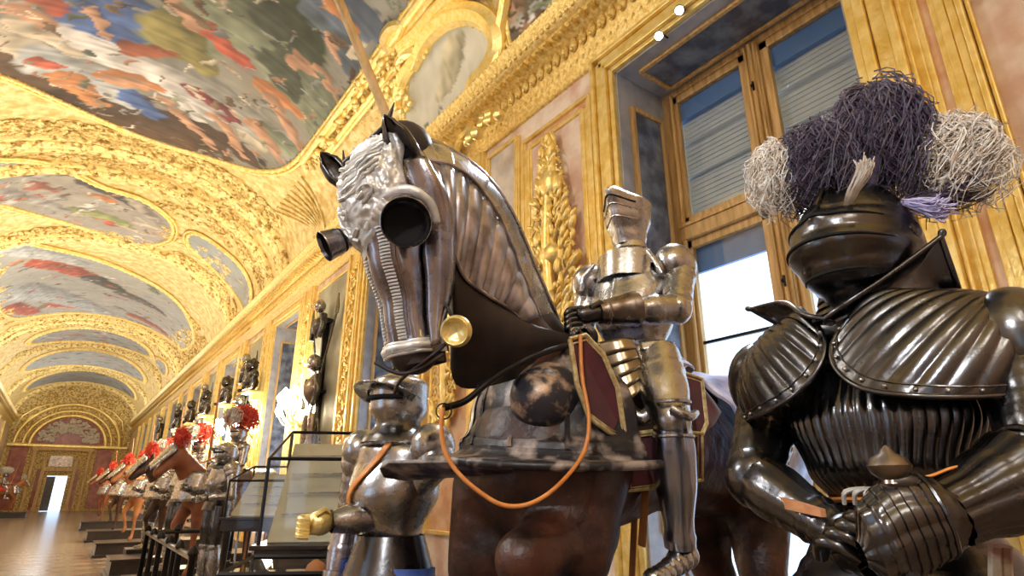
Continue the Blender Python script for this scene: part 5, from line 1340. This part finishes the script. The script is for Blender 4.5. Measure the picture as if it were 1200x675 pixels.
# foot armours between the riders
for k, (px, py, d, lb) in enumerate(((215, 560, 9.3, 'small steel foot armour standing before the second rider'), (262, 548, 7.4, 'steel foot armour standing before the nearest far rider'), (185, 562, 12.5, 'tiny steel foot armour beside the orange tan horse'))):
    q = P(px, py, d); foot_armour((q.x, q.y, 1.82), (-1, -.3, 0), lb)
    m = MB(); m.box((q.x, q.y, .2), (.7, .6, .4)); tag(m.build('plinth', 'wood_dark', smooth=False, bevel=.01), 'dark plinth under the '+lb.split(' standing')[0].split(' beside')[0]+', '+['second', 'nearest', 'third'][k]+' rider', 'plinth')

# ------------------------------------------------------------------ glass showcases
def showcase(c, rot, w_, d_, zb, zt, label, slope=.3, inner='green_wall', tilt_items=True, seed=0, group=None):
    R = Matrix.Translation(V(c)) @ Matrix.Rotation(rot, 4, 'Z')
    r = root('display_case', c, label, 'display case', group)
    m = MB(R); m.box((0, 0, zb-.06), (w_, d_, .12)); m.box((0, 0, zb+.01), (w_+.05, d_+.05, .03))
    for sx in (-1, 1):
        for sy in (-1, 1): m.lathe([(0, .03), (zb*.3, .045), (zb*.6, .03), (zb-.1, .045)], (sx*(w_/2-.06), sy*(d_/2-.06), 0), (0, 0, 1), 12)
    m.box((0, 0, .12), (w_-.1, .06, .05)); m.build('table', 'wood_dark', r, smooth=False, bevel=.005)
    yf, yb = -d_/2+.02, d_/2-.02; zf = zb+(zt-zb)*(1-slope)
    cs = [(-w_/2+.02, yf, zf), (w_/2-.02, yf, zf), (w_/2-.02, yb, zt), (-w_/2+.02, yb, zt)]
    bs = [(-w_/2+.02, yf, zb+.02), (w_/2-.02, yf, zb+.02), (w_/2-.02, yb, zb+.02), (-w_/2+.02, yb, zb+.02)]
    m = MB(R)
    for i in range(4):
        m.tube([cs[i], cs[(i+1) % 4]], .012, 4); m.tube([bs[i], cs[i]], .012, 4)
    m.build('frame', 'iron', r, smooth=False)
    m = MB(R)
    for i in range(4): slab(m, [bs[i], bs[(i+1) % 4], cs[(i+1) % 4], cs[i]], .005) if False else m.add([bs[i], bs[(i+1) % 4], cs[(i+1) % 4], cs[i]], [(0, 1, 2, 3)])
    m.add(cs, [(0, 1, 2, 3)]); m.build('pane', 'glass', r, smooth=False)
    m = MB(R); m.add([(-w_/2+.06, yf+.06, zb+.03), (w_/2-.06, yf+.06, zb+.03), (w_/2-.06, yb-.05, zt-.10), (-w_/2+.06, yb-.05, zt-.10)], [(0, 1, 2, 3)]); m.build('display_board', inner, r, smooth=False, solid=.02)
    rr = random.Random(seed)
    for i in range(4):
        t_ = .2+.2*i; y = yf+.06+(yb-yf-.11)*t_; z = zb+.03+(zt-.13-zb)*t_+.04
        L_ = w_*.38; m = MB(R); s = root('sword', R @ V((0, y, z)), ['lowest', 'second', 'third', 'topmost'][i]+' sword in the '+label.split(' of ')[0].split(' just')[0].split(' in front')[0], 'sword', 'swords in the glass cases')
        m.tube([(-L_, y, z), (L_*.55, y, z+.01)], [.006, .018], 6, sq=.4); m.build('blade', 'chamfron_steel', s)
        m = MB(R); m.tube([(L_*.6, y-.06, z+.012), (L_*.6, y+.06, z+.012)], .011, 6); m.tube([(L_*.58, y, z+.01), (L_*.85, y, z+.012)], .017, 8); m.ell((L_*.88, y, z+.012), .028, 8, 6); m.build('hilt', 'gold_bright', s)
    return r
def at_case(px, py, d): q = P(px, py, d); return (q.x, q.y, 0)
showcase(at_case(335, 600, 6.8), -.60, 1.15, .7, 1.20, 1.78, 'tall glass case of blades on sage board, before the wall lamps', seed=1)
showcase(at_case(392, 610, 4.3), -.45, .9, .8, 1.14, 1.95, 'slant-fronted glass case just left of the foot armour', seed=2)
showcase(at_case(385, 668, 3.0), -.55, .95, .5, 1.00, 1.16, 'low flat glass case in front of the gilded gauntlet', slope=.2, inner='velvet', seed=3)
for i, (px, py) in enumerate(((372, 650), (395, 658), (412, 650))):
    q = P(px, py, 3.0); m = MB(); m.lathe([(-.05, .03), (-.02, .05), (.02, .055), (.05, .04), (.07, .01)], (q.x, q.y, 1.10), (0, .2, 1), 16)
    tag(m.build('powder_flask', 'tan_hide'), 'round reddish powder flask, '+['leftmost', 'middle', 'rightmost'][i]+' in the low glass case', 'flask', 'powder flasks')
# iron railing along the row
def railing(a, b_, n, h, label):
    a = V(a); b_ = V(b_); r = root('railing', a, label, 'railing')
    m = MB(); m.tube([a+V((0, 0, h)), b_+V((0, 0, h))], .028, 8); m.build('rail', 'wood_dark', r); m = MB(); m.tube([a+V((0, 0, h*.45)), b_+V((0, 0, h*.45))], .012, 6); m.build('rail', 'wood_dark', r)
    for i in range(n):
        q = a+(b_-a)*i/(n-1); m = MB(); m.lathe([(0, .06), (.03, .06), (.05, .025), (h*.5, .03), (h, .025), (h+.03, .045), (h+.07, .03), (h+.09, .004)], q, (0, 0, 1), 12); m.build('post', 'iron', r)
railing((.95, 5.6, 0), (1.0, 9.2, 0), 6, 1.0, 'dark railing of turned posts left of the glass cases')
railing((1.0, 9.2, 0), (2.0, 9.2, 0), 4, 1.0, 'short dark railing crossing in front of the nearest far rider')
def small_cannon(px, py, d, lb):
    q = P(px, py, d); r = root('halberd_stand', (q.x, q.y, 0), lb, 'rack', 'weapon racks')
    m = MB(); m.box((q.x, q.y, .06), (.5, .4, .12)); m.box((q.x, q.y, .7), (.45, .06, .06))
    for s_ in (-1, 1): m.tube([(q.x+s_*.2, q.y, .1), (q.x+s_*.2, q.y, .75)], .025, 8)
    m.build('rack_frame', 'wood_dark', r, smooth=False)
    for i in range(4):
        x = q.x-.15+.1*i; m = MB(); m.tube([(x, q.y-.08, .12), (x+.02, q.y+.02, 1.25+.1*(i % 2))], .012, 6); m.build('staff', 'leather_tan' if i % 2 else 'steel', r)
        m = MB(); zt = 1.25+.1*(i % 2); m.prism([(-.02, -.1), (.02, -.1), (.05, .0), (.0, .2), (-.05, .02)], (x+.02, q.y+.02, zt), (1, 0, 0), (0, 0, 1), .006); m.build('blade', 'steel', r, smooth=False)
small_cannon(250, 640, 7.6, 'rack of short polearms before the nearest far rider'); small_cannon(290, 650, 6.8, 'rack of short polearms left of the tall glass case')

# ------------------------------------------------------------------ wall lamps
def wall_lamp(y, z, e, label, x=3.9):
    r = root('wall_lamp', (x, y, z), label, 'wall lamp', 'lit wall lamps between the windows')
    m = MB(); m.lathe([(0, .14), (.04, .12), (.08, .05)], (x, y, z), (-1, 0, 0), 16)
    for i in range(7):
        a = (i-3)*.42; px = V((x-.08, y, z)); t_ = V((x-.30-.10*math.cos(a), y+math.sin(a)*.62, z+(i % 2)*.22+.10+.12*math.cos(a)))
        m.tube(spl([px, (px+t_)/2+V((-.05, 0, -.14)), t_], 6), .016, 6); m.lathe([(-.02, .01), (0, .05), (.02, .03)], t_, (0, 0, 1), 10)
    m.build('arm_bracket', 'gold_bright', r)
    for i in range(7):
        a = (i-3)*.42; t_ = V((x-.30-.10*math.cos(a), y+math.sin(a)*.62, z+(i % 2)*.22+.10+.12*math.cos(a)))
        m = MB(); m.lathe([(.02, .02), (.06, .06), (.13, .08), (.20, .05), (.25, .004)], t_, (0, 0, 1), 10); m.build('bulb', 'lamp_glass', r)
    light('wall_lamp_light', 'POINT', (x-.45, y, z+.25), e, (1, .88, .66), size=.18)
# (Y, z) of the gilded pilasters that carry them
for i, (y, z, e) in enumerate(((13.05, 2.90, 260), (17.2, 2.95, 150), (20.15, 2.9, 220), (23.7, 2.9, 150), (30.2, 2.9, 150))):
    wall_lamp(y, z, e, ['lit wall lamp nearest, right of the second visible window', 'lit wall lamp left of the second visible window', 'third lit wall lamp, above the red plumes', 'fourth lit wall lamp down the gallery', 'fifth lit wall lamp, farthest down the gallery'][i])

# ------------------------------------------------------------------ arms hung on the sage niches
def arms_trophy(y, label):
    x = 3.86; r = root('arms_trophy', (3.98, y, 3.5), label, 'wall trophy', 'hung trophies of arms')
    m = MB(); m.box((3.93, y, 3.5), (.12, .08, 3.0)); m.box((3.93, y, 4.9), (.12, .5, .06)); m.box((3.93, y, 3.4), (.12, .5, .06)); m.build('hanging_rail', 'iron', r, smooth=False)
    for s_ in (-1, 1):
        m = MB(); m.tube([(x, y-s_*.75, 1.9), (x+.02, y+s_*.75, 5.0)], .025, 6); m.prism([(-.07, -.1), (.07, -.1), (.10, .05), (0, .35), (-.10, .05)], (x, y+s_*.77, 5.0), (0, 1, 0), (0, 0, 1), .02); m.build('halberd', 'black_steel', r, smooth=False)
    for z, k in ((4.55, .8), (3.15, 1.0)):
        m = MB(); m.surf(lambda u, v: V((x-.05-math.cos((u-.5)*PI)*.22*k*math.sin(PI*(.15+.8*v)), y+math.sin((u-.5)*PI)*.27*k*interp(v, [0, .5, 1], [.6, 1, .7]), z+.62*k*v)), 18, 12); m.build('cuirass', 'black_steel' if k < 1 else 'brown_steel', r)
        m = MB(); m.ell((x-.10, y, z+.85*k), (.15*k, .15*k, .19*k), 16, 10); m.tube([(x-.24, y-.12, z+.80*k), (x-.28, y, z+.82*k), (x-.24, y+.12, z+.80*k)], .02, 6); m.build('helmet', 'steel', r)
        for s_ in (-1, 1):
            m = MB(); m.tube([(x-.08, y+s_*.28*k, z+.55*k), (x-.10, y+s_*.42*k, z+.25*k), (x-.14, y+s_*.30*k, z-.05)], [.08, .065, .05], 10); m.build('arm_plate', 'black_steel', r)
    for s_ in (-1, 1):
        m = MB(); m.tube([(x-.06, y+s_*.16, 2.95), (x-.08, y+s_*.2, 2.5), (x-.06, y+s_*.18, 2.0)], [.09, .08, .05], 10); m.build('leg_plate', 'brown_steel', r)
    m = MB(); m.lathe([(0, .26), (.04, .24), (.09, .12), (.14, .02)], (x, y+.0, 2.35), (-1, 0, 0), 20); m.build('shield', 'black_steel', r)
ws = ['nearest', 'second', 'third', 'fourth', 'fifth']
for i, k in enumerate((1, 2, 3, 4, 5)): arms_trophy(5.65+6.5*k, 'dark trophy of hung armour and crossed halberds on sage wall, %s down the gallery' % ws[i])
def bust(y, label):
    r = root('armour_bust', (3.9, y, 4.0), label, 'armour bust', 'black armour busts on high brackets')
    T = frame((3.62, y, 4.55), (-1, 0, 0))
    m = MB(T); m.surf(lambda u, v: V((math.sin(2*PI*u)*interp(v, [0, .5, .8, 1], [.16, .25, .26, .10]), -math.cos(2*PI*u)*interp(v, [0, .4, .8, 1], [.12, .2, .15, .09]), -.5+.5*v)), 24, 10, cu=True)
    for s_ in (-1, 1): m.ell((s_*.27, 0, -.1), (.12, .13, .13), 12, 8); m.tube([(s_*.31, 0, -.15), (s_*.36, -.05, -.45), (s_*.2, -.22, -.5)], [.08, .065, .05], 10)
    m.build('cuirass', 'black_steel', r)
    m = MB(T); m.ell((0, -.02, .18), (.13, .16, .18), 16, 10); m.tube([(0, -.15, .28), (0, 0, .38), (0, .15, .26)], .02, 6); m.build('helmet', 'black_steel', r)
    m = MB(); m.box((3.72, y, 4.0), (.5, .6, .07)); m.box((3.82, y, 3.88), (.3, .4, .18)); m.lathe([(0, .1), (-.25, .06), (-.35, .01)], (3.85, y, 3.8), (0, 0, 1), 12); m.build('bracket', 'gold', r, smooth=False, bevel=.01)
for i, y in enumerate((17.0, 20.2, 23.6, 26.7, 30.1)): bust(y, 'black armour bust on a high gilded bracket, %s down the gallery' % ws[i])

# ------------------------------------------------------------------ spotlights over the first window
for i, (px, py, lb) in enumerate(((772, 42, 'lower of two small lit spotlights at the head of the first window'), (796, 12, 'upper of two small lit spotlights at the head of the first window'))):
    r_ = ray(px, py); q = CC+r_*(3.86/r_.x); r = root('spotlight', q+V((.10, 0, .08)), lb, 'spotlight', 'window spotlights')
    ax = (V((1.2, .9, 1.8))-q).normalized()
    m = MB(); m.lathe([(-.13, .02), (-.12, .035), (0, .042), (.02, .046), (.012, .038)], q, ax, 20); m.build('lamp_head', 'iron', r)
    m = MB(); m.lathe([(.008, .038), (.014, .02), (.016, .001)], q, ax, 20); m.build('lens', 'spot_glass', r)
    m = MB(); m.tube([q-ax*.06, q+V((.05, 0, .05)), q+V((.14, 0, .05))], .010, 8); m.build('bracket', 'iron', r)
